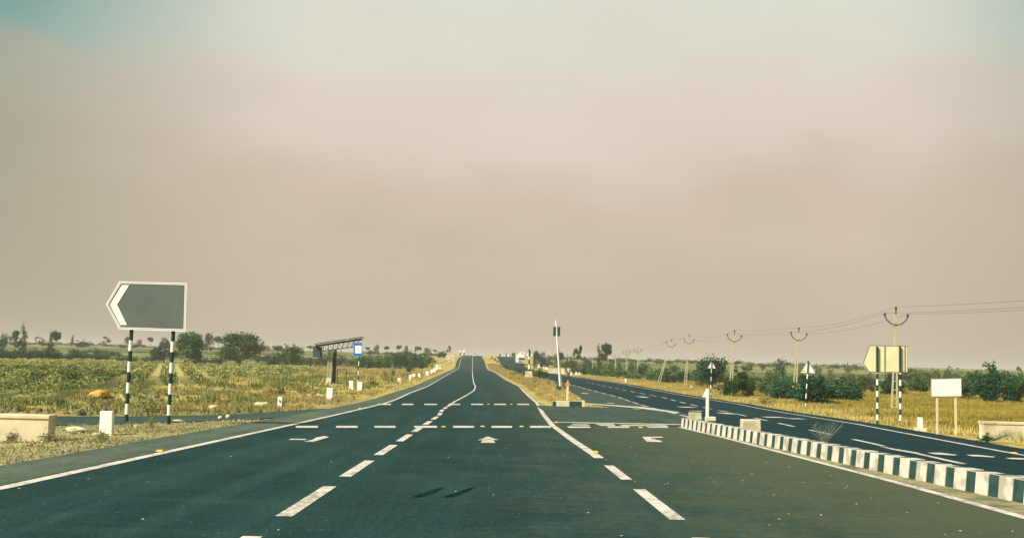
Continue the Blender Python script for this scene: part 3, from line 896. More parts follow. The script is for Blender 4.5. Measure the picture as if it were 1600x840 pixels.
# triangular warning signs seen from behind ----------------------------
def triangle_sign(px, py, apex, half_w, base_y, label, band=0.28, r=0.035, patch=False, first_white=True):
    b = at(px, py); root = thing('warning_sign', b, label, 'road sign', 'triangular signs on banded posts')
    Y = b.y
    tri = [(px + apex[0] - half_w, base_y), (px + apex[0], apex[1]), (px + apex[0] + half_w, base_y + 0.6)]
    O = b.copy()
    A_ = [dep(x, y, Y + 0.05) - O for x, y in tri]
    c = sum(A_, V((0, 0, 0))) / 3
    pn = MB().prism(A_, n, 0.012).build('panel', M['white_sheet'], root)
    B_ = [c + (q - c) * 0.88 for q in A_]; B2 = [q + V((0, -0.006, 0)) for q in B_]; A2 = [q + V((0, -0.006, 0)) for q in A_]
    mb = MB()
    for i in range(3): mb.prism([A2[i], A2[(i + 1) % 3], B2[(i + 1) % 3], B2[i]], n, 0.005)
    mb.build('rim', M['steel_grey'] if patch else M['steel_dark'], pn)
    if patch:
        q = [dep(x, y, Y + 0.045) - O for x, y in ((px - 5.5, 577.5), (px - 0.6, 577.5), (px - 0.6, 580.2), (px - 5.5, 580.2))]
        MB().prism(q, n, 0.004).build('sticker', M['paint_yellow'], pn)
    top = A_[1].z - 0.05; zp = A_[0].z; kx = A_[1].x / A_[1].z
    mb = MB(); z = -0.05; i = 0 if not first_white else 1
    while z < zp:
        z2 = min(z + band, zp); mb.tube([(kx * z, 0, z), (kx * z2, 0, z2)], r, 8, i % 2, cap=False); z = z2; i += 1
    mb.tube([(kx * zp, 0, zp), (kx * top, 0, top)], r, 8, 0)
    mb.build('post', [M['black'], M['white']], root)
    return root


triangle_sign(1258.5, 636, (4, 562), 12.5, 582.5, 'white triangular sign back with a yellow patch, before the largest dark bush', band=0.30, patch=True)
triangle_sign(1110, 619, (2, 562.5), 7, 575, 'small grey triangular sign on a thin banded post before the round dark tree', band=0.33, r=0.03)
triangle_sign(826.5, 591, (0.5, 545), 6.5, 556, 'small pale triangular sign on a thick banded post in the grassy median', band=0.7, r=0.11)
b = at(826, 592)
mb = MB().box((b.x, b.y + .1, b.z + 0.55), (1.1, 0.8, 1.1), 0, top=0.85)
o = mb.build('concrete_footing', M['concrete'], loc=tuple(b), bevel=0.04); tag(o, 'cream concrete block at the foot of the banded post in the median', 'concrete block')

# white marker post with triangular delineator near kerb start --------------
b = at(1105, 653.5)
root = thing('marker_post', b, 'white square post with a small white triangle, standing at the start of the striped kerb', 'marker post')
tp = dep(1104.5, 607, b.y) - b
MB().box((0, 0, tp.z / 2 - .05), (0.11, 0.09, tp.z + 0.1)).build('post', M['white'], root, bevel=0.008)
q = [dep(x, y, b.y + 0.06) - b for x, y in ((1097, 620), (1104.5, 606), (1112, 620))]
MB().prism(q, n, 0.012).build('reflector_plate', M['white'], root)

# orange delineator in the median nose --------------------------------------
b = at(886.5, 625)
root = thing('delineator', b, 'cream post topped by an orange triangle of reflectors behind the nose kerb', 'marker post')
MB().box((0, 0, (dep(886.5, 601, b.y) - b).z / 2 - .03), (0.13, 0.10, (dep(886.5, 601, b.y) - b).z + .06)).build('post', M['concrete'] if False else mat('cream_paint', (0.78, 0.64, 0.38), (0.66, 0.54, 0.32), 5), root, bevel=0.008)
q = [dep(x, y, b.y - 0.05) - b for x, y in ((882.5, 602), (887.3, 592.5), (892, 602))]
tr = MB().prism(q, n, 0.02).build('reflector_plate', mat('orange_plate', (0.60, 0.42, 0.20), (0.5, 0.35, 0.16), 4), root)
for x, y in ((885, 600), (889.8, 600), (887.4, 597.4), (887.4, 594.8)):
    c = dep(x, y, b.y - 0.056) - b
    MB().tube([c, c + V((0, -0.02, 0))], 0.045, 10).build('reflector', M['orange'], tr)

# solar blinker pole ----------------------------------------------------------
b = at(875.5, 607.5)
root = thing('signal_pole', b, 'tall white leaning pole with two dark blinker boxes, alone in the grassy median', 'signal pole')
tp = dep(868.5, 500, b.y) - b
MB().tube([(0, 0, -0.1), tp * 0.5, tp], 0.085, 12, r2=0.06).build('pole', M['white'], root)
MB().tube([(0.16, 0.02, -0.1), tp * 0.62 + V((0.08, 0.05, 0))], 0.05, 8, r2=0.03).build('brace', M['steel_grey'] if False else mat('pale_steel', (0.5, 0.48, 0.38), (0.42, 0.4, 0.32), 4), root)
c1 = dep(866.4, 517.5, b.y - 0.02) - b; c2 = dep(873.2, 517.5, b.y - 0.02) - b
hh = (dep(870, 510.5, b.y) - dep(870, 525, b.y)).z
for c in (c1, c2):
    bx = MB().box(tuple(c), (0.235, 0.12, hh)).build('blinker_box', M['steel_dark'], root, bevel=0.01)
    for dz in (-0.25, 0.25):
        cc = c + V((0, -0.062, dz * hh))
        MB().tube([cc, cc + V((0, -0.03, 0))], 0.07, 10).build('lens', M['black'], bx)
cm = (c1 + c2) / 2
for dz in (-0.3, 0.3): MB().bar(c1 + V((0, 0.05, dz * hh)), c2 + V((0, 0.05, dz * hh)), 0.05, 0.04).build('bracket', M['steel_grey'], root)

ORD = ['first', 'second', 'third', 'fourth', 'fifth', 'sixth', 'seventh', 'eighth']
# ------------------------------------------------------------------ stones and blocks
def guard_stone(px, py, w, h, label, group='white painted guard stones', hpx=None, slab=False):
    """white painted stone: w, h in picture pixels"""
    b = at(px, py); s = b.y / FPX
    W_, H_ = w * s, h * s
    mb = MB(); mb.box((0, 0, H_ / 2 - 0.05), (W_, W_ * 0.5, H_ + 0.1), 0, rz=0, top=0.96)
    o = mb.build('guard_stone', M['white'], bevel=min(0.02, W_ * 0.06)); o.location = b
    o.rotation_euler = (random.uniform(-0.02, 0.02), random.uniform(-0.03, 0.03), random.uniform(-0.2, 0.1))
    tag(o, label, 'guard stone', group)
    return o


guard_stone(166.5, 675.5, 20, 33, 'large white guard stone beside the striped posts of the big grey sign', slab=True)
guard_stone(437, 635.5, 6.8, 16, 'narrow white stone with a faint dark mark, between side road and dry grass')
g4 = at(437, 635.5)
mb = MB()
for a in ((435.9, 624.0, 437.8, 624.7), (437.0, 624.0, 437.8, 628.4), (435.6, 626.6, 438.4, 627.2), (435.8, 624.0, 436.4, 627.2)):
    q = [dep(x, y, g4.y - 0.075) - g4 for x, y in ((a[0], a[3]), (a[2], a[3]), (a[2], a[1]), (a[0], a[1]))]
    mb.prism(q, n, 0.012)
gs = [o for o in bpy.data.objects if o.name.startswith('guard_stone')][-1]
gm = mb.build('painted_mark', M['black'], gs)
guard_stone(515.3, 623.0, 9.8, 17, 'large white guard stone in front of the steel bus shelter')
guard_stone(549, 608.0, 7, 13.5, 'white guard stone just left of the blue sign post')
guard_stone(562, 611.0, 7.5, 14.5, 'white guard stone at the foot of the blue sign')
guard_stone(623.5, 598, 5, 8, 'white guard stone standing alone, first beyond the blue sign')
for i, (x, y, w, h) in enumerate(((641, 594, 4.2, 9), (646.5, 591, 4.8, 7.2), (655, 590, 4, 7.2), (667.5, 586.5, 4.6, 7), (674.5, 583.2, 4, 6), (679, 581, 3.6, 6), (683, 578, 3.6, 8), (687.5, 577.3, 3, 4))):
    guard_stone(x, y, w, h, 'white guard stone, %s in the left row behind the lone stone, towards the crest' % ORD[i], 'white guard stones along the left shoulder towards the crest')
for i, (x, y, w, h) in enumerate(((837.5, 570.5, 3, 4), (841.8, 572.8, 2.4, 4), (845, 574, 2.4, 4), (849, 575.5, 2.4, 3.6), (853.5, 576.5, 2.6, 3.4), (857.5, 577.5, 2.8, 3))):
    guard_stone(x, y, w, h, 'tiny white guard stone, %s from the truck beside the opposite carriageway' % ORD[i], 'white guard stones beyond the opposite carriageway near the truck')
for i, (x, y, w, h) in enumerate(((892.6, 585.6, 2.6, 4.8), (900.2, 587, 3.2, 6), (905, 587.2, 2.4, 5.6))):
    guard_stone(x, y, w, h, 'white guard stone, %s of three together right of the motorcycle' % ORD[i], 'three white stones right of the motorcycle')
guard_stone(977.6, 597.8, 2.6, 7, 'single thin white stone at the foot of the power poles, left of the leaning pole')
guard_stone(1080, 605.5, 2.8, 3.4, 'tiny white stone in the yellow grass right of a power pole')
guard_stone(536, 591, 1.6, 4, 'tiny white peg in the grass behind the steel bus shelter') if False else None

# km stone on a plinth, right
b = at(1438, 672.5)
root = thing('kilometre_stone', b, 'small white stone on a cream plinth between the arrow sign and the white board', 'guard stone')
s = b.y / FPX
MB().box((0, 0, 0.03), (17 * s, 0.3, 0.14), 0, top=0.8).build('plinth', M['concrete'], root, bevel=0.01)
MB().box((0, 0, 0.1 + 8 * s), (7 * s, 0.12, 16 * s), 0, top=0.95).build('stone', M['white'], root, bevel=0.012)

# culvert parapets
def parapet(px0, px1, py, hpx, label, d=0.3, h=None):
    a = at(px0, py); b = at(px1, py); Y = (a.y + b.y) / 2; s = Y / FPX; z = float(P(Y))
    W_ = b.x - a.x; H_ = hpx * s
    mb = MB(); N_ = 14
    mb.box((0, 0, H_ / 2 - 0.15), (W_, d, H_ + 0.3)); mb.box((0, 0, H_ + 0.03 - 0.002), (W_ + 0.03, d + 0.05, 0.07))
    o = mb.build('parapet', M['concrete'], bevel=0.012); o.location = ((a.x + b.x) / 2, Y, z); tag(o, label, 'parapet'); return o


parapet(-180, 103, 680, 29, 'long pale concrete parapet at the left edge beside the side road')
parapet(1557, 1720, 687, 23, 'cream concrete parapet at the right edge with a dry branch in front')
parapet(859, 880, 583, 8, 'low grey parapet beyond the opposite carriageway, behind the blinker pole')
parapet(697, 710.5, 564.5, 10, 'pale wall end near the crest left of the main carriageway')

# pale rocks
def rock(px, py, w, h, label, m='stone', group=None, seed=0):
    b = at(px, py); s = b.y / FPX
    bm = bmesh.new(); bmesh.ops.create_icosphere(bm, subdivisions=2, radius=0.5)
    rr = random.Random(seed + int(px))
    for v in bm.verts:
        k_ = 1 + rr.uniform(-0.16, 0.16)
        v.co = V((v.co.x * w * s * k_, v.co.y * w * s * 0.7 * k_, (max(v.co.z, -0.25) + 0.25) * h * s * 1.3 * k_))
    me = bpy.data.meshes.new('rock'); bm.to_mesh(me); bm.free(); me.materials.append(M[m])
    o = bpy.data.objects.new('rock', me); COL.objects.link(o); o.location = b + V((0, 0, -0.01)); tag(o, label, 'rock', group); return o


rock(344, 653, 7, 4, 'small pale rock on the verge, left of two beside the side road')
rock(356, 652, 7, 6, 'small pale rock on the verge, right of two beside the side road')
rock(409, 635, 26, 8, 'large pale rock heap between the narrow white stone and the field')
rock(333, 637, 14, 6, 'pale rock in the yellow grass beyond the side road')
rock(341, 630, 9, 3.5, 'low pale rock behind another in the yellow grass')
rock(279, 657, 20, 2.5, 'flat pale slab lying beside the right banded post of the grey sign')
rock(212, 667, 5, 5, 'small white rock between the banded posts of the grey sign')
for x, y, w, h, l in ((120, 672, 34, 7, 'yellowish earth clod between the concrete parapet and the white stone'), (157, 678, 26, 3, 'flat pale footing at the base of the large white stone')):
    rock(x, y, w, h, l)
# concrete blocks behind the kerb
def block(px, py, w, h, label, top=0.97, m='concrete', d=None):
    b = at(px, py); s = b.y / FPX
    mb = MB().box((0, 0, h * s / 2), (w * s, (d or w * s * 0.6), h * s), 0, top=top)
    o = mb.build('concrete_block', M[m], bevel=0.02); o.location = b; tag(o, label, 'concrete block'); return o


block(1172.5, 672, 29, 17, 'cream concrete block standing behind the striped kerb, larger and nearer than the others')
block(1086, 655, 19, 11, 'yellowish stone block left of the white marker post behind the kerb')
block(1110, 657, 16, 6.5, 'low cream slab right of the white marker post behind the kerb')
block(922, 634, 9, 4, 'small broken grey block at the right end of the median nose kerb')

# orange earth heap at the field's edge
b = at(150, 625)
bm = bmesh.new(); bmesh.ops.create_icosphere(bm, subdivisions=4, radius=1)
for v in bm.verts:
    v.co *= 0.42; nn = 1 + 0.25 * float(vnoise(v.co.x * 7, v.co.y * 7 + v.co.z * 5, 0.7, 77))
    v.co = V((v.co.x * 1.1 * nn, v.co.y * 1.6 * nn, max(v.co.z, -0.08) * 0.72 * nn + v.co.x * 0.35))
me = bpy.data.meshes.new('earth_heap'); bm.to_mesh(me); bm.free(); me.materials.append(M['orange_soil'])
o = bpy.data.objects.new('earth_heap', me); COL.objects.link(o); o.location = b; tag(o, 'bright orange earth heap at the near edge of the cotton field', 'earth heap')
o.location.z = float(ground_z(b.x, b.y))

# ------------------------------------------------------------------ bus shelter and its sign
b = at(515, 603); Y = b.y; O = b.copy()
root = thing('bus_shelter', b, 'skeletal dark steel bus shelter with sloping truss roof on one double column', 'bus shelter')
D = lambda x, y, dy=0.0: dep(x, y, Y + dy) - O
tr = MB()
for dy in (-0.6, 0.6):
    ta, tb = D(492, 540.5, dy), D(566, 529.5, dy)
    ba, bb = D(498, 549.0, dy), D(557, 541.0, dy)
    tr.bar(ta, tb, 0.15); tr.bar(ba, bb, 0.075)
    for k_ in range(9):
        f0 = k_ / 8; tr.bar(ta.lerp(tb, f0 * 0.88 + 0.06), ba.lerp(bb, f0), 0.05)
        if k_ < 8: tr.bar(ta.lerp(tb, f0 * 0.88 + 0.06), ba.lerp(bb, (k_ + 1) / 8), 0.022)
tr.build('roof_truss', M['steel_dark'], root)
pu = MB()
for k_ in range(8):
    f0 = k_ / 7; a = D(492, 540.0, -0.9).lerp(D(566, 529.0, -0.9), f0); pu.bar(a + V((0, 0, 0.05)), a + V((0, 1.8, 0.05)), 0.05, 0.04)
pu.build('purlins', M['steel_grey'], root)
rf = MB()
for s0, s1 in ((0.0, 0.34), (0.36, 0.66), (0.70, 1.0)):
    a0 = D(491, 539.2, -0.95).lerp(D(566, 528.2, -0.95), s0); a1 = D(491, 539.2, -0.95).lerp(D(566, 528.2, -0.95), s1)
    rf.prism([a0 + V((0, 0, .08)), a1 + V((0, 0, .08)), a1 + V((0, 0.55, .08)), a0 + V((0, 0.55, .08))], V((0, 0, 1)), 0.06)
rf.build('roof_sheet', M['steel_dark'], root)
MB().box(tuple(D(496, 549.5)), (0.60, 0.9, 0.86)).build('end_box', mat('blue_grey', (0.035, 0.07, 0.085), (0.06, 0.10, 0.11), 2), root, bevel=0.01)
cz0, cz1 = D(515, 590).z, D(515, 546).z
lat = MB()
for x0 in (512.0, 516.6): lat.bar(D(x0, 590), (D(x0, 590).x, 0, cz1), 0.10)
for k_ in range(12):
    z = cz0 + (cz1 - cz0) * k_ / 12; z2 = cz0 + (cz1 - cz0) * (k_ + 1) / 12
    a, c = D(512.0, 590).x, D(516.6, 590).x
    lat.bar((a, 0, z), (c, 0, z2), 0.05); lat.bar((a, 0, z), (c, 0, z), 0.05)
lat.build('lattice_column', mat('light_steel', (0.30, 0.32, 0.26), (0.38, 0.38, 0.30), 3), root)
MB().bar((D(521, 590).x, 0.3, cz0 - 0.4), (D(521, 590).x, 0.3, cz1), 0.28, 0.2).build('column', M['steel_dark'], root)
pl = MB(); pl.box((D(514, 596).x, 0, (cz0 + 0) / 2 - 0.05), (0.42, 0.6, cz0 + 0.1)); pl.build('plinth', M['concrete'], root, bevel=0.02)
pf = MB(); pf.box((D(532, 602).x, 0.3, 0.06), (D(556, 602).x - D(508, 602).x, 1.5, 0.22)); pf.build('platform', M['concrete'], root, bevel=0.02)
fr = MB()
for a, c in (((527.5, 577), (527.5, 602)), ((541.5, 577), (541.5, 602)), ((527.2, 577), (541.8, 577))):
    fr.bar(D(*a, 0.2), D(*c, 0.2), 0.06)
fr.build('seat_frame', M['steel_dark'], root)

b = at(559, 607); O = b.copy(); Y = b.y
root = thing('bus_stop_sign', b, 'blue sign with a plain white square on a thin banded post beside the steel shelter', 'road sign')
D = lambda x, y, dy=0.0: dep(x, y, Y + dy) - O
pn = MB().prism([D(*q, -0.04) for q in ((552.3, 535), (566.3, 535), (566.3, 556.6), (552.3, 556.6))], n, 0.02).build('panel', M['blue'], root, bevel=0.004)
MB().prism([D(*q, -0.048) for q in ((554.8, 539.5), (564.8, 539.5), (564.8, 551.7), (554.8, 551.7))], n, 0.008).build('white_square', M['white_sheet'], pn)
mb = MB()
rim = [(552.3, 535), (566.3, 535), (566.3, 556.6), (552.3, 556.6)]; c_ = (559.3, 545.8)
rin = [(c_[0] + (x - c_[0]) * 0.93, c_[1] + (y - c_[1]) * 0.955) for x, y in rim]
for i in range(4):
    j = (i + 1) % 4; mb.prism([D(*rim[i], -0.046), D(*rim[j], -0.046), D(*rin[j], -0.046), D(*rin[i], -0.046)], n, 0.005)
mb.build('border', mat('pale_blue', (0.25, 0.42, 0.55), (0.3, 0.45, 0.55), 3), pn)
H_ = D(559, 538).z; mb = MB(); z = -0.05; i = 0
while z < H_:
    z2 = min(z + 0.36, H_); mb.tube([(0, 0, z), (0, 0, z2)], 0.035, 8, i % 2, cap=False); z = z2; i += 1
mb.build('post', [M['black'], M['white']], root)
#PART2
# ------------------------------------------------------------------ vegetation
def tufts(xy, h, spread, blades, w, rng, zf=None, lean=0.5):
    """grass tufts: 3-corner blades; returns verts, faces, tone"""
    n = len(xy); h = np.broadcast_to(h, (n,)); w = np.broadcast_to(w, (n,)); spread = np.broadcast_to(spread, (n,))
    z0 = (zf or ground_z)(xy[:, 0], xy[:, 1])
    a = rng.uniform(0, 2 * np.pi, (n, blades)); rad = np.sqrt(rng.random((n, blades))) * spread[:, None]
    bx = xy[:, 0:1] + np.cos(a) * rad; by = xy[:, 1:2] + np.sin(a) * rad
    hh = h[:, None] * rng.uniform(0.45, 1.15, (n, blades))
    f = rng.uniform(0, 2 * np.pi, (n, blades)); ww = w[:, None] * rng.uniform(0.6, 1.3, (n, blades))
    dx = np.cos(f) * ww / 2; dy = np.sin(f) * ww / 2
    lx = np.cos(a) * hh * lean * rng.random((n, blades)); ly = np.sin(a) * hh * lean * rng.random((n, blades))
    zb = np.repeat(z0[:, None] - 0.02, blades, 1)
    v = np.stack([np.stack([bx - dx, by - dy, zb], -1), np.stack([bx + dx, by + dy, zb], -1), np.stack([bx + lx, by + ly, zb + hh], -1)], 2).reshape(-1, 3)
    F = np.arange(n * blades * 3).reshape(-1, 3)
    tone = np.clip(np.repeat(vnoise(xy[:, 0], xy[:, 1], 1.7, 51) + 0.5, blades) * 0.6 + rng.random(n * blades) * 0.4, 0, 1)
    return v, F, tone


def grass(name, xy, h, spread, blades, w, m, label, seed=1, zf=None, lean=0.5):
    rng = np.random.default_rng(seed)
    v, F, t = tufts(xy, h, spread, blades, w, rng, zf, lean)
    o = np_mesh(name, v, F, M[m], [('tone', t, 'FACE')]); tag(o, label, kind='stuff'); return o


def region(n, y0, y1, fx0, fx1, rng, pw=1.0, cond=None):
    y = y0 + (y1 - y0) * rng.random(n) ** pw
    a, b = fx0(y), fx1(y); x = a + (b - a) * rng.random(n)
    ok = ~road_mask(x, y, 0.12) & (b > a)
    if cond is not None: ok &= cond(x, y)
    return np.stack([x[ok], y[ok]], 1)


rg = np.random.default_rng(21)
wedL = lambda y: -0.56 * y - 3
wedR = lambda y: 0.56 * y + 3
# verge before the side road (left front)
q = region(3600, 11, 42, wedL, lambda y: fLL(y) - SH, rg, 0.8, lambda x, y: (y < fSN(x)) & (vnoise(x, y, 1.6, 61) + rg.random(len(x)) * 0.5 > 0.05))
grass('verge_grass', q, 0.05 + 0.06 * rg.random(len(q)), 0.10, 9, 0.022, 'weed', 'low dry weeds on the gravel verge between main and side road', 2, lean=1.0)
qs = region(9000, 11, 42, wedL, lambda y: fLL(y) - SH + 0.15, rg, 0.8, lambda x, y: (y < fSN(x)))
def scatter_ground(name, xy, size, m, seed, label, zf, hk=0.8):
    r = np.random.default_rng(seed); n = len(xy); s = size * r.uniform(0.25, 1.0, n) ** 1.5
    ang = r.uniform(0, 6.28, (n, 1)) + np.array([0, 1.5, 3.1, 4.7]); rad = s[:, None] * r.uniform(0.6, 1.2, (n, 4)); z0 = zf(xy[:, 0], xy[:, 1]) - 0.004
    base = np.stack([xy[:, 0:1] + np.cos(ang) * rad, xy[:, 1:2] + np.sin(ang) * rad, np.repeat(z0[:, None], 4, 1)], 2)
    top = np.stack([xy[:, 0:1] + np.cos(ang) * rad * .5, xy[:, 1:2] + np.sin(ang) * rad * .5, np.repeat((z0 + s * hk)[:, None], 4, 1)], 2)
    v = np.concatenate([base, top], 1).reshape(-1, 3); b = np.arange(n)[:, None] * 8
    f = np.concatenate([b + [0, 1, 5, 4], b + [1, 2, 6, 5], b + [2, 3, 7, 6], b + [3, 0, 4, 7], b + [4, 5, 6, 7]], 0)
    o = np_mesh(name, v, f, m); tag(o, label, kind='stuff'); return o
scatter_ground('gravel', qs, 0.040, M['verge_stone'], 31, 'pale stones and gravel covering the verge between main and side road', ground_z)
qs = region(5200, 11, 42, wedL, lambda y: fLL(y) - SH - 0.1, rg, 0.8, lambda x, y: (y < fSN(x)) & (vnoise(x, y, 1.3, 63) > -0.05))
scatter_ground('clods', qs, 0.055, M['clod'], 32, 'dark crumbs of soil and dead plants on the verge', ground_z, 0.6)
qs = region(5200, 27, 100, wedL, lambda y: fLL(y) - SH - 1.0, rg, 1.0, lambda x, y: (y > fSF(x) + 0.3) & (field_mask(x, y) < 0.6) & (x < -6.5) & (vnoise(x, y, 2.6, 64) > -0.1))
scatter_ground('clods', qs, 0.16, M['clod'], 33, 'dark clods and dead tufts in the dry strip beyond the side road', ground_z, 0.9)
q2 = region(260, 14, 36, wedL, lambda y: fLL(y) - SH - 1.2, rg, 0.8, lambda x, y: (y < fSN(x) - 0.4) & (vnoise(x, y, 2.6, 65) > 0.08))
grass('weeds', q2, 0.22 + 0.2 * rg.random(len(q2)), 0.16, 22, 0.02, 'weed', 'taller grey-green weeds on the verge near the sign posts', 3, lean=0.9)
# dry grass beyond the side road up to the field
yl = lambda x, y: (y > fSF(x) + 0.4) | (x > -6.5)
q = region(13000, 27, 74, wedL, lambda y: fLL(y) - SH - 0.6 + 0 * y, rg, 1.0, lambda x, y: yl(x, y) & (field_mask(x, y) < 0.6) & (vnoise(x, y, 2.4, 71) + vnoise(x, y, 0.8, 72) * .5 > 0.0) & (x < -6.5))
grass('dry_grass', q, 0.10 + 0.20 * np.clip(vnoise(q[:, 0], q[:, 1], 3.1, 73) + 0.5, 0, 1) * np.clip(q[:, 1] / 50, .4, 1), 0.18, 8, 0.035, 'dry', 'yellow dry grass between the side road and the cotton field', 4)
q = region(8000, 74, 230, lambda y: np.maximum(wedL(y), -38), lambda y: fLL(y) - SH - 0.8, rg, 0.75, lambda x, y: (field_mask(x, y) < 0.5) & (vnoise(x, y, 4, 74) > -0.08))
grass('dry_grass', q, 0.2 + 0.25 * rg.random(len(q)), 0.4, 7, 0.12, 'dry', 'yellow dry grass along the left shoulder beyond the bus shelter', 5)
# greenish weeds in the yellow zone
q = region(4200, 29, 150, lambda y: np.maximum(wedL(y), -45), lambda y: fLL(y) - SH - 2.0, rg, 1.0, lambda x, y: yl(x, y) & (field_mask(x, y) < 0.5) & (vnoise(x, y, 2.4, 75) > 0.02) & (x < -6.5))
grass('weeds', q, (0.35 + 0.3 * rg.random(len(q))) * np.clip(q[:, 1] / 80, .35, 1), 0.3, 16, 0.05, 'leaf_olive', 'olive green weeds scattered through the yellow grass left of the road', 6, lean=0.9)
# median
q = region(8500, float(NOSE.y) + 0.4, 330, lambda y: fML(y) + 0.7, lambda y: fRS(y) - 0.3, rg, 0.6)
grass('median_grass', q, (0.12 + 0.22 * rg.random(len(q))) * np.clip(q[:, 1] / 110, 0.8, 1.8), 0.2, 8, 0.06 * np.clip(q[:, 1] / 110, 0.8, 2.0), 'dry', 'yellow dry grass covering the median between the carriageways', 7)
# right: roadside band and olive field
q = region(9000, 22, 190, lambda y: fRE(y) + 1.3, lambda y: fRE(y) + 6.0, rg, 0.6)
grass('roadside_grass', q, 0.12 + 0.2 * rg.random(len(q)), 0.2, 8, 0.06, 'dry', 'pale dry grass band beyond the opposite carriageway', 8)
q = region(26000, 24, 110, lambda y: fRE(y) + 3.5, wedR, rg, 0.75)
grass('field_grass', q, 0.10 + 0.18 * rg.random(len(q)), 0.22, 8, 0.055, 'dry_olive', 'golden olive grass field on the right around the sign posts', 9)
# weeds along the foot of the kerb and behind it
q = region(900, 8, KY0 - 0.2, lambda y: fRL(y) + 0.15, lambda y: fKB(y) - 0.02, rg, 0.9) if False else np.stack([(lambda y: fRL(y) + 0.12 + (fKB(y) - fRL(y) - 0.12) * rg.random(len(y)) ** 0.7)(np.linspace(9, KY0, 1000)), np.linspace(9, KY0, 1000)], 1)
grass('kerb_weeds', q, 0.025 + 0.03 * rg.random(len(q)), 0.05, 6, 0.012, 'dry_olive', 'tiny dry weeds between edge line and kerb foot', 10, zf=lambda x, y: P(y), lean=1.2)

# cotton field --------------------------------------------------------
th = R(17.4); dv = np.array([-math.sin(th), math.cos(th)]); nv_ = np.array([math.cos(th), math.sin(th)])
rows = np.arange(-151.2, 60, 2.4); along = np.arange(10, 250, 0.34)
RR, AA = np.meshgrid(rows, along)
pp = RR.ravel()[:, None] * nv_ + AA.ravel()[:, None] * dv
pp += rg.normal(0, 0.13, pp.shape)
okm = (field_mask(pp[:, 0], pp[:, 1]) > 0.5) & (pp[:, 0] > -0.56 * pp[:, 1] - 4) & (pp[:, 1] < 212) & (rg.random(len(pp)) < 0.9)
okm &= (vnoise(pp[:, 0], pp[:, 1], 8, 81) > -0.40)
pp = pp[okm]
n_ = len(pp); K_ = 16
hz_ = ground_z(pp[:, 0], pp[:, 1]); hgt_ = 0.32 + 0.26 * np.clip(vnoise(pp[:, 0], pp[:, 1], 6, 82) + 0.5, 0, 1)
cx = pp[:, 0][:, None] + rg.normal(0, 0.24, (n_, K_)); cy = pp[:, 1][:, None] + rg.normal(0, 0.20, (n_, K_)); cz = hz_[:, None] + hgt_[:, None] * rg.random((n_, K_)) + 0.05
sz = rg.uniform(0.07, 0.16, (n_, K_)) * np.clip(pp[:, 1] / 90, 0.42, 1.15)[:, None]
d1 = rg.normal(0, 1, (n_, K_, 3)); d1 /= np.linalg.norm(d1, axis=2, keepdims=True)
d2 = np.cross(d1, rg.normal(0, 1, (n_, K_, 3))); d2 /= np.linalg.norm(d2, axis=2, keepdims=True)
cc = np.stack([cx, cy, cz], 2)
v = np.stack([cc - d1 * sz[..., None], cc - d2 * sz[..., None] * 0.7, cc + d1 * sz[..., None], cc + d2 * sz[..., None] * 0.7], 2).reshape(-1, 3)
tone = np.clip(np.repeat(vnoise(pp[:, 0], pp[:, 1], 11, 83) + 0.36 + np.clip((pp[:, 1] - 110) / 160, 0, .35), K_) * 0.7 + rg.random(n_ * K_) * 0.25, 0, 1)
o = np_mesh('cotton_plants', v, np.arange(len(v)).reshape(-1, 4), M['crop'], [('tone', tone, 'FACE')]); tag(o, 'green and straw coloured cotton plants in long rows on the left', kind='stuff')
sel = np.nonzero(vnoise(pp[:, 0], pp[:, 1], 7, 84) + rg.random(n_) * 0.5 > 0.24)[0]
bx_ = np.stack([pp[sel, 0] + rg.normal(0, .2, len(sel)), pp[sel, 1] - 0.12 + rg.normal(0, .1, len(sel)), hz_[sel] + hgt_[sel] * rg.uniform(0.55, 1.0, len(sel))], 1)
oc = np.array([(1, 0, 0), (0, 1, 0), (-1, 0, 0), (0, -1, 0), (0, 0, 1), (0, 0, -1)]) * 1.0
v = (bx_[:, None, :] + oc[None] * rg.uniform(0.03, 0.075, (len(sel), 1, 1)) * np.clip(pp[sel, 1] / 90, 0.5, 1.3)[:, None, None]).reshape(-1, 3)
of = np.array([(0, 1, 4), (1, 2, 4), (2, 3, 4), (3, 0, 4), (1, 0, 5), (2, 1, 5), (3, 2, 5), (0, 3, 5)])
o = np_mesh('cotton_bolls', v, (np.arange(len(sel))[:, None, None] * 6 + of[None]).reshape(-1, 3), M['cotton']); tag(o, 'cream cotton tufts dotted over the green plants', kind='stuff')


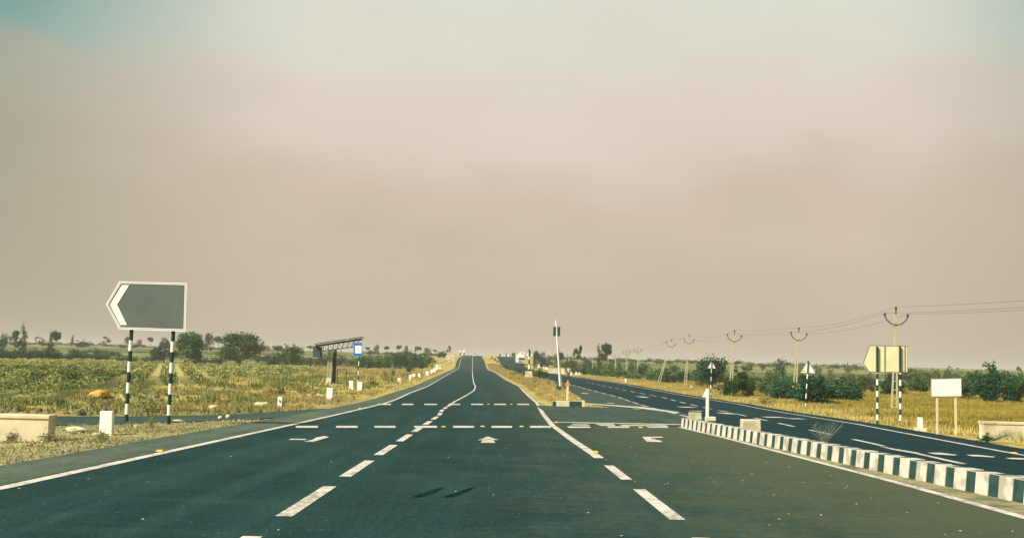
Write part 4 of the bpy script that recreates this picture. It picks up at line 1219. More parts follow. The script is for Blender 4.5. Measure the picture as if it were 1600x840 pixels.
# trees and shrubs ------------------------------------------------------
def crown(blobs, n, size, rng, name, m, parent=None, fill=0.5, lump=0.45, aspect=0.45):
    """leaf faces through the volume of uneven lobes"""
    B = np.array(blobs, float); vol = B[:, 3] * B[:, 4] * B[:, 5]; pr = vol ** 0.8; pr /= pr.sum()
    id_ = rng.choice(len(B), n, p=pr)
    d = rng.normal(0, 1, (n, 3)); d /= np.linalg.norm(d, axis=1, keepdims=True)
    lum = np.array([vnoise(d[:, 0] * 2.2 + id_ * 5.1, d[:, 1] * 2.2 + d[:, 2] * 1.7, 0.8, 91)])[0] * 2
    r_ = (fill + (1 - fill) * rng.random(n) ** 0.55) * (1 + lum * lump)
    r_ = r_ * np.where(rng.random(n) < 0.10, rng.uniform(1.05, 1.4, n), 1.0)
    c = B[id_, :3] + d * r_[:, None] * B[id_, 3:6]
    # cut gaps
    g_ = vnoise(c[:, 0] + 7.3 * c[:, 2], c[:, 1] - 3.1 * c[:, 2], 0.16 * (B[:, 0:2].max() - B[:, 0:2].min() + 0.4), 92)
    keep = g_ > -0.25
    c = c[keep]; d = d[keep]; idk = id_[keep]; n = len(c)
    nr = d * 0.55 + rng.normal(0, 0.75, (n, 3)); nr[:, 2] += 0.3; nr /= np.linalg.norm(nr, axis=1, keepdims=True)
    u = np.cross(nr, rng.normal(0, 1, (n, 3))); u /= np.linalg.norm(u, axis=1, keepdims=True); w = np.cross(nr, u)
    s = size * rng.uniform(0.55, 1.35, (n, 1))
    v = np.stack([c - u * s, c - w * s * aspect, c + u * s, c + w * s * aspect], 1).reshape(-1, 3)
    bt = rng.random(len(B))
    tone = np.clip(bt[idk] * 0.35 + rng.random(n) * 0.55 + 0.02, 0, 1)
    return np_mesh(name, v, np.arange(n * 4).reshape(-1, 4), M[m], [('tone', tone, 'FACE')], parent=parent)


def limbs(mb, blobs, z0, r, rng, base=(0, 0)):
    for b in blobs:
        p0 = V((base[0], base[1], z0)); p2 = V((b[0], b[1], b[2])); mid = p0.lerp(p2, 0.5) + V((rng.normal(0, .02), rng.normal(0, .02), 0.03))
        mb.tube([p0, mid, p2], r, 5, r2=r * 0.35)


def blobset(kind, rng):
    if kind == 'dense':
        z0 = 0.14; bl = [(0, 0, 0.55, 0.36, 0.34, 0.38)]
        for i in range(9):
            a = rng.uniform(0, 6.28); e = rng.uniform(0.22, 0.82); rr = 0.30 * (1 - abs(e - 0.45)) ; bl.append((math.cos(a) * rr, math.sin(a) * rr, e, rng.uniform(.14, .24), rng.uniform(.14, .24), rng.uniform(.12, .2)))
    elif kind == 'umbrella':
        z0 = 0.5; bl = []
        for i in range(7):
            a = rng.uniform(0, 6.28); rr = rng.uniform(0.05, 0.30); bl.append((math.cos(a) * rr, math.sin(a) * rr, rng.uniform(.72, .86), rng.uniform(.16, .24), rng.uniform(.16, .24), rng.uniform(.09, .15)))
    elif kind == 'sparse':
        z0 = 0.35; bl = []
        for i in range(8):
            a = rng.uniform(0, 6.28); e = rng.uniform(0.4, 0.9); rr = rng.uniform(0.1, 0.36); bl.append((math.cos(a) * rr, math.sin(a) * rr, e, rng.uniform(.09, .17), rng.uniform(.09, .17), rng.uniform(.06, .12)))
    elif kind == 'column':
        z0 = 0.15; bl = []
        for i in range(8):
            e = 0.22 + 0.7 * i / 7; rr = rng.uniform(0, .18); a = rng.uniform(0, 6.28); bl.append((math.cos(a) * rr, math.sin(a) * rr, e, .30 * (1.15 - e) + .1, .30 * (1.15 - e) + .1, .12))
    else:  # shrub
        z0 = 0.02; bl = []
        for i in range(8):
            a = rng.uniform(0, 6.28); rr = rng.uniform(0.0, 0.30); bl.append((math.cos(a) * rr, math.sin(a) * rr, rng.uniform(.22, .62) * (1.1 - rr), rng.uniform(.13, .22), rng.uniform(.13, .22), rng.uniform(.16, .30)))
        for i in range(9):
            a = rng.uniform(0, 6.28); rr = rng.uniform(0.25, 0.46); bl.append((math.cos(a) * rr, math.sin(a) * rr, rng.uniform(.10, .62) * (1.25 - rr), rng.uniform(.07, .13), rng.uniform(.07, .13), rng.uniform(.08, .17)))
        for i in range(4):
            a = rng.uniform(0, 6.28); rr = rng.uniform(0.0, 0.26); bl.append((math.cos(a) * rr, math.sin(a) * rr, rng.uniform(.74, .92), rng.uniform(.05, .10), rng.uniform(.05, .10), rng.uniform(.06, .12)))
    return z0, bl


PROTO = {}
def proto(kind, m, var, n=900, size=0.055):
    key = (kind, m, var)
    if key not in PROTO:
        rng = np.random.default_rng(abs(hash_str(kind + m)) % 9999 + var * 17)
        z0, bl = blobset(kind, rng)
        tmp = bpy.data.objects.new('tmp', None)
        c = crown(bl, n, size, rng, 'crown' if kind != 'shrub' else 'foliage', m)
        mb = MB(); r0 = 0.035 if kind in ('dense', 'column') else 0.022
        if kind != 'shrub':
            mb.tube([(0, 0, -0.03), (0.01, 0, z0 * 0.5), (0, 0, z0 + 0.1)], r0, 6, r2=r0 * 0.7); limbs(mb, bl[:6], z0, r0 * 0.55, rng)
            t_ = mb.build('trunk', M['bark_pale'] if kind == 'dense' else M['bark'])
        else:
            limbs(mb, bl[:6], 0.0, 0.012, rng); t_ = mb.build('stem', M['bark'])
        meshes = (c.data, t_.data)
        bpy.data.objects.remove(c); bpy.data.objects.remove(t_); bpy.data.objects.remove(tmp)
        PROTO[key] = meshes
    return PROTO[key]


def hash_str(s_):
    h_ = 7
    for ch_ in s_: h_ = (h_ * 31 + ord(ch_)) % 1000003
    return h_


TC = [0]
def tree(kind, px, py, w, top, m, label, Z=None, group=None, cat=None, name=None, lean=0.0, n=900, size=0.055, depth=1.0):
    """px, py: foot in the picture; w: crown width in picture pixels; top: picture y of the tip"""
    TC[0] += 1
    if Z is None: b = at(px, py)
    else: q_ = dep(px, 560, Z); b = V((q_.x, Z, float(P(Z))))
    b.z = float(ground_z(b.x, b.y)) - 0.02
    H_ = max(0.3, dep(px, top, b.y).z - b.z); W_ = w * b.y / FPX
    c, t_ = proto(kind, m, TC[0] % 4 if n == 900 else TC[0], n, size)
    nm = name or {'dense': 'tree', 'umbrella': 'acacia_tree', 'sparse': 'thin_tree', 'column': 'slender_tree', 'shrub': 'shrub'}[kind]
    r_ = thing(nm, b, label, cat or ('shrub' if kind == 'shrub' else 'tree'), group, rz=random.uniform(0, 6.28))
    r_.scale = (W_ * 1.08, W_ * 1.08 * depth, H_)
    for nm2, me in (('foliage' if kind == 'shrub' else 'crown', c), ('stem' if kind == 'shrub' else 'trunk', t_)):
        o = bpy.data.objects.new(nm2, me); COL.objects.link(o); o.parent = r_
    return r_


T_ = tree
# big trees on the left
T_('dense', 293, 570.5, 50, 517, 'leaf_tree', 'large round dark green tree behind the right post of the grey sign', n=6500, size=0.030)
T_('dense', 256, 565, 42, 535, 'leaf_dark', 'low dark tree touching the large tree behind the grey sign', n=3000, size=0.042)
T_('dense', 375, 573, 68, 517, 'leaf_tree', 'largest round green tree with a pale trunk, alone at the far edge of the field', n=8000, size=0.028)
T_('dense', 452, 575, 32, 538, 'leaf_tree', 'small round tree on a thin pale trunk between field and bus shelter', n=1800, size=0.045)
T_('umbrella', 433, 560, 18, 539, 'leaf_tree', 'small tree just left of the thin-trunked tree near the bus shelter', Z=330)
# far left group
HL = 'trees on the far left skyline'
for kind, px, w, top, Z, m, lab in (
    ('dense', 4, 14, 519, 330, 'leaf_dark', 'hazy round tree at the left edge of the skyline'),
    ('sparse', 22, 24, 513, 280, 'leaf_dark', 'broad dark tree left of the tall slender one on the far left'),
    ('column', 35, 13, 506, 280, 'leaf_dark', 'tallest slender dark tree on the far left skyline'),
    ('dense', 60, 16, 525, 480, 'leaf_olive', 'low hazy olive tree between the slender tree and the leaning dark tree'),
    ('column', 78, 12, 519, 290, 'leaf_dark', 'dark narrow tree forming the left half of a leaning pair on the far left'),
    ('umbrella', 86, 18, 515, 290, 'leaf_dark', 'dark flat-topped tree forming the right half of a leaning pair on the far left'),
    ('column', 111, 6, 522, 420, 'leaf_dark', 'tiny slender tree above the low hazy thicket left of the grey sign'),
    ('shrub', 127, 40, 530, 420, 'leaf_dark', 'broad low hazy thicket left of the grey sign'),
    ('sparse', 165, 16, 525, 450, 'leaf_olive', 'pale feathery tree left of the grey sign'),
    ('dense', 197, 12, 525, 420, 'leaf_dark', 'hazy tree touching the left striped post of the grey sign'),
    ('dense', 216, 9, 529, 450, 'leaf_olive', 'tiny pale tree just right of the left striped post'),
    ('umbrella', 234, 13, 526, 420, 'leaf_dark', 'tiny flat-topped tree midway between the two striped posts'),
    ('dense', 256, 15, 526, 400, 'leaf_dark', 'bluish round tree just left of the right striped post'),
    ('dense', 326, 18, 519, 380, 'leaf_dark', 'hazy round tree with squared top between the two large left trees'),
    ('umbrella', 340, 16, 524, 380, 'leaf_dark', 'hazy flat tree right of the squared one between the two large trees'),
    ('dense', 311, 14, 527, 400, 'leaf_olive', 'faint tree half hidden by the large tree behind the grey sign'),
    ('dense', 409, 9, 532, 400, 'leaf_dark', 'tiny dark tree just right of the largest round tree'),
    ('dense', 417, 10, 538, 420, 'leaf_olive', 'tiny faint olive tree two steps right of the largest round tree'),
    ('shrub', 470, 18, 540, 380, 'leaf_olive', 'low faint bush on the skyline left of the bus shelter roof'),
    ('umbrella', 484, 12, 539, 400, 'leaf_olive', 'tiny faint tree at the left end of the bus shelter roof'),
    ('umbrella', 574, 8, 541, 420, 'leaf_olive', 'tiny tree on the skyline just right of the blue sign'),
    ('dense', 588, 11, 537, 420, 'leaf_olive', 'pale round tree, second on the skyline right of the blue sign'),
    ('umbrella', 604, 10, 540, 420, 'leaf_dark', 'dark flat-topped tree, third on the skyline right of the blue sign'),
    ('umbrella', 623, 11, 538.5, 420, 'leaf_dark', 'dark round-topped tree, fourth on the skyline right of the blue sign'),
    ('column', 634, 13, 540, 400, 'leaf_dark', 'cone-shaped tree, fifth on the skyline right of the blue sign'),
    ('umbrella', 652, 13, 540, 420, 'leaf_olive', 'flat-topped tree, sixth on the skyline right of the blue sign'),
    ('dense', 668, 13, 542, 400, 'leaf_olive', 'hazy round tree left of the pale wall end at the crest'),
    ('umbrella', 679, 8, 545, 430, 'leaf_olive', 'tiny flat tree nearest the pale wall end at the crest'),
    ('dense', 692, 13, 547, 400, 'leaf_dark', 'low dark tree directly above the pale wall end at the crest'),
    ('sparse', 701, 9, 538, 420, 'leaf_olive', 'thin tall tree rising behind the pale wall end at the crest'),
):
    T_(kind, px, 0, w, top, m, lab, Z=Z, group=HL)
# right skyline
HR = 'trees on the right skyline'
for kind, px, w, top, Z, m, lab in (
    ('dense', 804, 13, 550, 400, 'leaf_olive', 'grey-green tree just left of the oncoming truck'),
    ('dense', 838, 12, 546.5, 300, 'leaf_tree', 'dark tree right of the triangular sign in the median, left of a pair'),
    ('dense', 847, 15, 548, 300, 'leaf_dark', 'dark bluish tree, right of a pair beside the triangular sign'),
    ('dense', 869, 9, 550, 280, 'leaf_olive', 'small tree hidden partly by the white signal pole'),
    ('umbrella', 877, 14, 548.5, 280, 'leaf_tree', 'small flat tree just right of the white signal pole'),
    ('shrub', 886, 12, 553, 270, 'leaf_tree', 'low bush between the signal pole and the forked tree'),
    ('sparse', 902, 17, 538, 260, 'leaf_tree', 'forked thin tree with a tufted top right of the signal pole'),
    ('shrub', 896, 16, 550, 262, 'leaf_tree', 'bushy growth at the foot of the forked thin tree'),
    ('column', 937, 12, 537, 230, 'leaf_dark', 'dark slender tree, left of the tall umbrella tree'),
    ('umbrella', 949, 24, 534.5, 230, 'leaf_dark', 'tall umbrella-shaped tree among the far power poles'),
    ('umbrella', 943, 12, 549, 240, 'leaf_olive', 'small pale tree under the tall umbrella tree'),
    ('shrub', 920, 22, 557, 300, 'leaf_dark', 'low dark hedge bush left of the tall umbrella tree'),
    ('shrub', 965, 20, 560, 300, 'leaf_tree', 'low bush on the skyline right of the tall umbrella tree'),
    ('shrub', 987, 22, 562, 300, 'leaf_dark', 'low dark bush on the skyline between two U-armed poles'),
    ('shrub', 1008, 20, 562, 310, 'leaf_dark', 'low dark bush on the skyline right of the second U-armed pole'),
    ('shrub', 1050, 26, 563, 300, 'leaf_tree', 'long low bush on the skyline behind the leaning pole'),
    ('sparse', 1168, 24, 559, 200, 'leaf_olive', 'loose olive tree right of the middle power pole'),
    ('dense', 1221, 22, 558.5, 190, 'leaf_dark', 'bluish round tree standing clear left of the power pole by the big bush'),
    ('dense', 1251, 12, 563, 200, 'leaf_olive', 'pale tree behind the triangular sign back with the yellow patch'),
    ('dense', 1279, 14, 570, 230, 'leaf_olive', 'small hazy tree just right of the triangular sign back with the yellow patch'),
    ('shrub', 1297, 18, 572, 230, 'leaf_olive', 'low hazy bush on the skyline above the largest dark bush'),
    ('sparse', 1323, 9, 563, 220, 'leaf_olive', 'tiny thin hazy tree left of the arrow-shaped sign back'),
    ('umbrella', 1192, 10, 567, 260, 'leaf_olive', 'tiny far tree left of the bluish round tree'),
    ('dense', 1463, 12, 575, 200, 'leaf_olive', 'tiny hazy tree above the left part of the white board'),
    ('dense', 1440, 7, 576, 220, 'leaf_olive', 'tiny hazy tree between the arrow sign and the white board'),
    ('dense', 1428, 9, 577, 220, 'leaf_olive', 'tiny hazy tree touching the right edge of the arrow sign'),
    ('shrub', 1205, 24, 571, 240, 'leaf_olive', 'faint bush at the left foot of the bluish round tree'),
):
    T_(kind, px, 0, w, top, m, lab, Z=Z, group=HR)
T_('dense', 1112, 606, 58, 555, 'leaf_dark', 'round dark bushy tree behind the small triangular sign', n=4500, size=0.036)
# big mesquite bushes right
for px, py, w, top, m, lab, nn in (
    (1266, 631.5, 108, 580, 'leaf_dark', 'largest dark feathery bush behind the nearest triangular sign', 9000),
    (1224, 627, 60, 585, 'leaf_dark', 'left shoulder of growth beside the largest dark bush', 3500),
    (1316, 625, 70, 580, 'leaf_dark', 'dark bush right of the largest dark bush', 4000),
    (1160, 620, 64, 572, 'leaf_tree', 'mid green bush between the middle power pole and the largest bush', 4000),
    (1196, 617, 48, 576, 'leaf_olive', 'olive bush just left of the largest dark bush', 2500),
    (1137, 619, 38, 585, 'leaf_dark', 'dark low bush at the foot of the middle power pole', 2200),
    (1098, 604, 26, 578, 'leaf_olive', 'olive bush below the round dark tree', 1500),
    (1548, 630, 76, 564, 'leaf_dark', 'tall dark tree-like bush right of the white board', 6000),
    (1552, 628, 24, 561, 'leaf_dark', 'dark pointed tree top above the bushes right of the white board', 2200),
    (1592, 630, 70, 572, 'leaf_tree', 'dark green bush cut by the right edge of the picture', 5000),
    (1512, 626, 54, 577, 'leaf_tree', 'green bush directly right of the white board', 3000),
    (1474, 622, 54, 579, 'leaf_olive', 'olive bush behind the white board', 3000),
    (1438, 617, 50, 584, 'leaf_tree', 'green bush between the arrow sign and the white board', 3000),
    (1396, 617, 66, 575, 'leaf_dark', 'dark bush behind the arrow-shaped sign back', 3000),
    (1352, 611, 44, 580, 'leaf_olive', 'olive bush left of the arrow-shaped sign back', 3000),
    (1330, 604, 44, 575, 'leaf_olive', 'olive bush between the largest bushes and the arrow sign', 1500),
    (1640, 634, 60, 572, 'leaf_dark', 'dark bush just outside the right edge', 3000),
):
    T_('shrub', px, py, w, top, m, lab, group='bushes beyond the opposite carriageway', depth=0.55, n=nn, size=0.034 if nn > 4500 else 0.042)
rr_ = random.Random(4)
# hedge rows whose bushes cannot be told apart
def hedge(pts, label, group, mats, wr, hr):
    for px, py in pts:
        px += rr_.uniform(-3, 3); w = rr_.uniform(*wr) * 1.1; T_('shrub', px, py + rr_.uniform(-.6, .6), w, py - 1.3 * rr_.uniform(*hr), rr_.choice(mats), label, group=group)
hedge([(x, 561.5 - abs(x - 90) * 0.004) for x in range(-10, 176, 11)], 'dark bush in the unbroken hedge at the far edge of the cotton field', 'hedge behind the cotton field', ['leaf_dark', 'leaf_dark', 'leaf_tree'], (20, 34), (9, 17))
hedge([(x, 563.0) for x in range(186, 250, 14)], 'low bush in the thinner hedge behind the striped posts', 'thin hedge behind the striped posts', ['leaf_dark', 'leaf_olive'], (16, 26), (5, 11))
hedge([(x, 566.5) for x in range(312, 352, 10)] + [(402, 566), (414, 565)], 'low dark bush in the gap between the two large left trees', 'low bushes around the two large trees', ['leaf_dark', 'leaf_dark'], (16, 22), (7, 16))
hedge([(x, 572 - (x - 420) * 0.01) for x in range(424, 560, 12)], 'mid green bush in the long thicket behind the bus shelter', 'thicket behind the bus shelter', ['leaf_olive', 'leaf_tree', 'leaf_olive'], (20, 30), (10, 20))
hedge([(x, 577 - (x - 570) * 0.02) for x in range(566, 670, 10)], 'dark green bush in the dense thicket right of the blue sign', 'thicket right of the blue sign', ['leaf_dark', 'leaf_tree', 'leaf_tree'], (20, 32), (12, 25))
hedge([(x, 566) for x in range(575, 680, 14)], 'hazy bush in the hedge below the skyline trees right of the blue sign', 'far hedge right of the blue sign', ['leaf_olive', 'leaf_dark'], (16, 26), (7, 13))
hedge([(x, 563 + (x) * 0.0) for x in range(0, 470, 26)], 'hazy bush in a far hedge across the plain on the left', 'far hedge across the left plain', ['leaf_olive', 'leaf_olive', 'leaf_dark'], (22, 40), (9, 15)) if False else None
hedge([(x, 580 + (x - 850) * 0.085) for x in range(900, 1066, 11)], 'green bush in the roadside thicket among the far power poles', 'thicket among the far power poles', ['leaf_tree', 'leaf_olive', 'leaf_dark'], (20, 30), (10, 20))
hedge([(x, 572 + (x - 850) * 0.05) for x in range(856, 960, 12)], 'hazy bush in the farther thicket behind the motorcycle', 'farther thicket behind the motorcycle', ['leaf_olive', 'leaf_dark'], (16, 24), (6, 12))
hedge([(x, 594 + (x - 1050) * 0.035) for x in range(1060, 1420, 13)], 'hazy olive bush on the plain behind the roadside bushes', 'bushes scattered on the right plain', ['leaf_olive', 'leaf_tree'], (26, 44), (9, 14))
hedge([(x, 596 + (x - 1400) * 0.03) for x in range(1400, 1640, 20)], 'hazy bush in the far belt behind the white board', 'far belt behind the white board', ['leaf_tree', 'leaf_olive'], (34, 52), (15, 21))
def skyline(x0, x1, dx, Z, hpx, label, group, mats, wr=(14, 30)):
    x = x0
    while x < x1:
        yb = 556 + (x - 800) * 0.0272; T_('shrub', x, 0, rr_.uniform(*wr), yb - rr_.uniform(*hpx), rr_.choice(mats), label, Z=Z + rr_.uniform(-40, 40), group=group); x += dx * rr_.uniform(0.5, 1.5)
skyline(-20, 470, 15, 450, (1.0, 5.5), 'low hazy bush in the belt along the left skyline', 'belt along the left skyline', ['leaf_olive', 'leaf_olive', 'leaf_dark'])
skyline(566, 700, 11, 420, (1, 5), 'low hazy bush in the skyline belt between blue sign and crest', 'skyline belt between blue sign and crest', ['leaf_olive', 'leaf_dark'], (12, 22))
skyline(860, 1340, 13, 420, (0.5, 4.5), 'low hazy bush in the belt along the right skyline', 'belt along the right skyline', ['leaf_olive', 'leaf_dark', 'leaf_olive'])
skyline(0, 470, 30, 320, (-10, -4), 'hazy bush scattered on the far plain behind the cotton field', 'bushes on the far left plain', ['leaf_olive', 'leaf_dark'], (20, 44))
# median bushes
for px, py, w, hh_ in ((785, 574.5, 9, 3), (793, 578, 12, 4), (803, 582, 16, 7), (813, 586, 18, 10), (822, 589, 16, 12), (834, 590.5, 16, 13), (843, 590.5, 18, 14), (853, 590, 14, 10), (806, 577, 14, 6), (828, 583, 18, 8), (843, 586, 16, 9), (860, 592, 8, 6), (769, 560.5, 5, 4), (774, 563, 6, 4), (778, 566.5, 6, 4), (784, 569.5, 8, 4), (790, 574, 9, 4), (797, 576, 10, 5), (800, 586, 10, 4), (836, 598, 10, 4), (856, 600, 12, 5)):
    T_('shrub', px, py, w * 1.1, py - hh_ * 1.35, rr_.choice(['leaf_tree', 'leaf_dark', 'leaf_olive']), 'low green bush on the grassy median around the banded post', group='low bushes on the median', depth=0.7)
T_('shrub', 872, 609, 14, 597, 'leaf_olive', 'small straw-green plant at the foot of the white signal pole')
T_('shrub', 640, 583, 14, 566, 'leaf_dark', 'dark bush by the roadside, behind the row of white guard stones')
T_('sparse', 634, 580, 10, 562, 'leaf_dark', 'thin dark upright plant left of the dark bush behind the white guard stones')
# brownish low scrub clumps in the yellow grass
for px, py, w, top, m, lab in (
    (228, 642, 44, 600, 'weed', 'broad pale feathery scrub between and behind the striped posts'),
    (255, 640, 22, 618, 'dry', 'yellowish clump just left of the right striped post'),
    (197, 636, 18, 618, 'leaf_olive', 'low green clump touching the left striped post'),
    (300, 640, 18, 628, 'dry', 'low yellow clump right of the right striped post'),
    (420, 618, 30, 590, 'dry', 'brown-yellow mound of scrub left of the bus shelter'),
    (440, 614, 26, 600, 'leaf_olive', 'dark olive scrub between the narrow white stone and the shelter'),
    (397, 622, 30, 611, 'leaf_olive', 'dark low scrub left of the narrow white stone'),
    (470, 612, 26, 596, 'dry', 'dry clump at the left foot of the bus shelter platform'),
    (600, 596, 22, 572, 'dry', 'tall dry clump right of the blue sign'),
    (582, 602, 20, 588, 'leaf_olive', 'olive clump at the foot of the blue sign'),
    (612, 590, 16, 567, 'weed', 'pale stalky clump before the thicket right of the blue sign'),
    (350, 632, 24, 618, 'dry_olive', 'brownish clump beyond the two small rocks'),
    (90, 633, 30, 620, 'leaf_olive', 'green clump at the near edge of the field left of the orange heap'),
    (30, 634, 34, 618, 'leaf_olive', 'green clump at the near edge of the field, far left'),
    (22, 684, 24, 668, 'weed', 'small weed in front of the left parapet, nearer the picture edge'),
    (74, 686, 30, 668, 'weed', 'broader weed in front of the right end of the left parapet'),
    (158, 690, 22, 679, 'weed', 'low weed before the large white guard stone'),
    (236, 664, 16, 655, 'weed', 'low weed between the striped posts of the grey sign'),
    (1200, 632, 34, 612, 'dry', 'straw coloured scrub left below the largest dark bush'),
    (1330, 640, 22, 628, 'dry_olive', 'low brown clump between the largest bush and the striped posts'),
    (1380, 648, 16, 640, 'dry_olive', 'low dark clump between the two striped posts of the arrow sign'),
):
    T_('shrub', px, py, w, top, m, lab, cat='scrub', name='scrub', n=1400, size=0.038)


# dry twiggy shrub behind the kerb, dry branch at the parapet
def twigs(b, H_, n_t, spread, seed, name, label, tilt=(0, 0)):
    rg_ = random.Random(seed); mb = MB()
    for i in range(n_t):
        a = rg_.uniform(0, 6.28); l = H_ * rg_.uniform(0.5, 1.0); s_ = spread * rg_.uniform(0.3, 1)
        p = [V((0, 0, 0)), V((math.cos(a) * s_ * .4 + tilt[0] * .4, math.sin(a) * s_ * .3, l * .5)), V((math.cos(a) * s_ + tilt[0], math.sin(a) * s_ * .6 + tilt[1], l))]
        mb.tube(p, 0.006, 4, r2=0.002)
        for j in range(5):
            f0 = rg_.uniform(0.3, 0.95); q0 = p[0].lerp(p[1], f0 * 2) if f0 < .5 else p[1].lerp(p[2], f0 * 2 - 1)
            mb.tube([q0, q0 + V((rg_.uniform(-.1, .1), rg_.uniform(-.06, .06), rg_.uniform(0, .12)))], 0.003, 3, r2=0.001)
    o = mb.build(name, M['twig'], loc=(0, 0, 0), recalc=False); o.location = b; tag(o, label, 'shrub'); return o


b = V((6.55, 20.2, float(P(20.2)) + 0.14))
twigs(b, 0.50, 30, 0.42, 3, 'dry_shrub', 'grey leafless twiggy shrub just behind the striped kerb')
b = at(1548, 689); twigs(b, 0.3, 16, 0.35, 5, 'dry_branch', 'dry dark branch lying against the right concrete parapet', tilt=(0.6, 0))
T_('shrub', 1541, 690, 30, 681, 'leaf_dark', 'low dark weed at the foot of the right concrete parapet', n=900)

# ------------------------------------------------------------------ power poles and wires
HEADS = []
def pole(Z, bx, tx, ty, label, lattice=True, arms=True, by=None):
    if Z is None: b = at(bx, by); Z = b.y
    else:
        q_ = dep(bx, 590, Z); b = V((q_.x, Z, 0))
    b.z = float(ground_z(b.x, b.y)) - 0.05
    top = dep(tx, ty, Z)
    root = thing('power_pole', b, label, 'power pole', 'concrete power poles along the right side')
    t = top - b; L_ = t.length; rot = t.normalized().to_track_quat('Z', 'Y').to_matrix()
    # local frame along the pole, x kept across
    X = V((1, 0, 0)); X = (X - t.normalized() * X.dot(t.normalized())).normalized(); Yv = t.normalized().cross(X)
    F_ = lambda x, y, z: X * x + Yv * y + t.normalized() * z
    s_ = 1.0
    mb = MB(); Lb = L_ * 0.93; w0, w1 = 0.155, 0.045
    zt = Lb * 0.62
    for sd_ in (-1, 1):
        mb.bar(F_(sd_ * w0, 0, -0.1), F_(sd_ * 0.06, 0, zt), 0.075, 0.09)
    for i in range(7):
        f0 = (i + 0.5) / 7; w_ = w0 + (0.06 - w0) * f0; mb.bar(F_(-w_, 0, zt * f0), F_(w_, 0, zt * f0), 0.05, 0.07)
    mb.bar(F_(0, 0, zt * 0.98), F_(0, 0, Lb), 0.13, 0.10)
    mb.build('shaft', M['concrete_pole'], root)
    hs = []
    if arms:
        za = Lb * 0.90; aw = 0.62
        pts = [F_(-aw, -0.06, za + 0.40), F_(-aw * 0.82, -0.06, za + 0.20), F_(-aw * 0.42, -0.06, za + 0.0), F_(0, -0.06, za - 0.04), F_(aw * 0.42, -0.06, za + 0.0), F_(aw * 0.82, -0.06, za + 0.20), F_(aw, -0.06, za + 0.40)]
        mb = MB()
        for i in range(6): mb.bar(pts[i], pts[i + 1], 0.05, 0.05)
        mb.build('crossarm', M['steel_dark'], root)
        pin = MB().bar(F_(0, 0, Lb - 0.02), F_(0, 0, L_ - 0.1), 0.05).build('top_pin', M['steel_dark'], root)
        for hp in (F_(-aw, -0.06, za + 0.42), F_(0, 0, L_ - 0.12), F_(aw, -0.06, za + 0.42)):
            ins = MB(); c = hp
            ins.tube([c, c + t.normalized() * 0.07, c + t.normalized() * 0.075, c + t.normalized() * 0.16], 0.075, 8, r2=0.05)
            ins.build('insulator', M['black'], root); hs.append(b + c + t.normalized() * 0.15)
        HEADS.append((b.y, hs))
    return root


q_ = V((24.5, 13.0, 0)); tp_ = V((24.6, 13.0, 4.75)); bx_p = proj((24.5, 13, 0)); tx_p = proj(tuple(tp_))
pole(13.0, bx_p[0], tx_p[0], tx_p[1], 'power pole outside the right edge carrying the three wires')
pole(None, 1397.5, 1400, 480, 'nearest power pole, rising behind the arrow-shaped sign back', by=646)
pole(80, 1240.5, 1248.5, 512, 'power pole behind the largest dark bush beside the triangular sign')
pole(90, 1141, 1148, 516, 'middle power pole left of the olive bushes, between two triangular signs')
pole(None, 1070.5, 1077, 523, 'upright power pole just left of the round dark tree', by=602)
pole(None, 1029, 1050, 530, 'strongly leaning power pole with a faint U-shaped arm', by=598)
pole(None, 997, 996.5, 543, 'power pole second left of the leaning one', by=590)
pole(None, 978.6, 979, 547, 'power pole above the single thin white stone', by=590)
pole(None, 961.5, 962, 554, 'slim power pole between the umbrella tree and the U-armed poles', by=587)
for x, by, ty, l in ((951, 577, 560, 'tiny far power pole right under the umbrella tree'), (940.7, 577.5, 562, 'tiny far power pole beneath the umbrella tree, middle of three'), (933, 577, 562, 'tiny far power pole left under the umbrella tree'),
                     (925.7, 580, 556, 'far power pole just left of the dark slender tree'), (905.5, 571.5, 556, 'far power pole right of the forked thin tree'), (889, 571, 554, 'far power pole directly above the motorcycle')):
    pole(None, x, x + 0.3, ty, l, by=by)
HEADS.sort(key=lambda h_: h_[0])
for k_, lab in ((1, 'topmost thin wire strung between the tops of the power poles'), (0, 'thin wire along the left ends of the U-shaped pole arms'), (2, 'thin wire along the right ends of the U-shaped pole arms')):
    mb = MB(); pts = []
    hd = [h_ for h_ in HEADS if h_[0] < 260]
    for i in range(len(hd) - 1):
        a, c = hd[i][1][k_], hd[i + 1][1][k_]; L_ = (c - a).length; sag = min(0.45, 0.00035 * L_ * L_ + 0.05)
        for j in range(12):
            f0 = j / 12; q = a.lerp(c, f0); q.z -= 4 * sag * f0 * (1 - f0); pts.append(q)
    pts.append(hd[-1][1][k_])
    mb.tube(pts, 0.006, 5)
    o = mb.build('power_line', M['steel_dark']); tag(o, lab, 'wire', 'wires on the power poles')

# ------------------------------------------------------------------ vehicles
M['car_white'] = mat('car_white', (0.80, 0.77, 0.70), (0.76, 0.73, 0.66), 2, 0.35, spec=0.5)
M['glass_dark'] = mat('dark_glass', (0.02, 0.04, 0.045), (0.03, 0.05, 0.055), 1, 0.12, spec=0.6)
M['rubber'] = mat('tyre_rubber', (0.012, 0.03, 0.03), (0.02, 0.04, 0.04), 8, 0.9)


def wheel(root, x, y, r_, w_):
    o = MB().tube([(x - w_ / 2, y, r_), (x + w_ / 2, y, r_)], r_, 20).build('wheel', M['rubber'], root)
    MB().tube([(x - w_ / 2 - .01, y, r_), (x + w_ / 2 + .01, y, r_)], r_ * 0.5, 14).build('rim', M['steel_grey'], o)


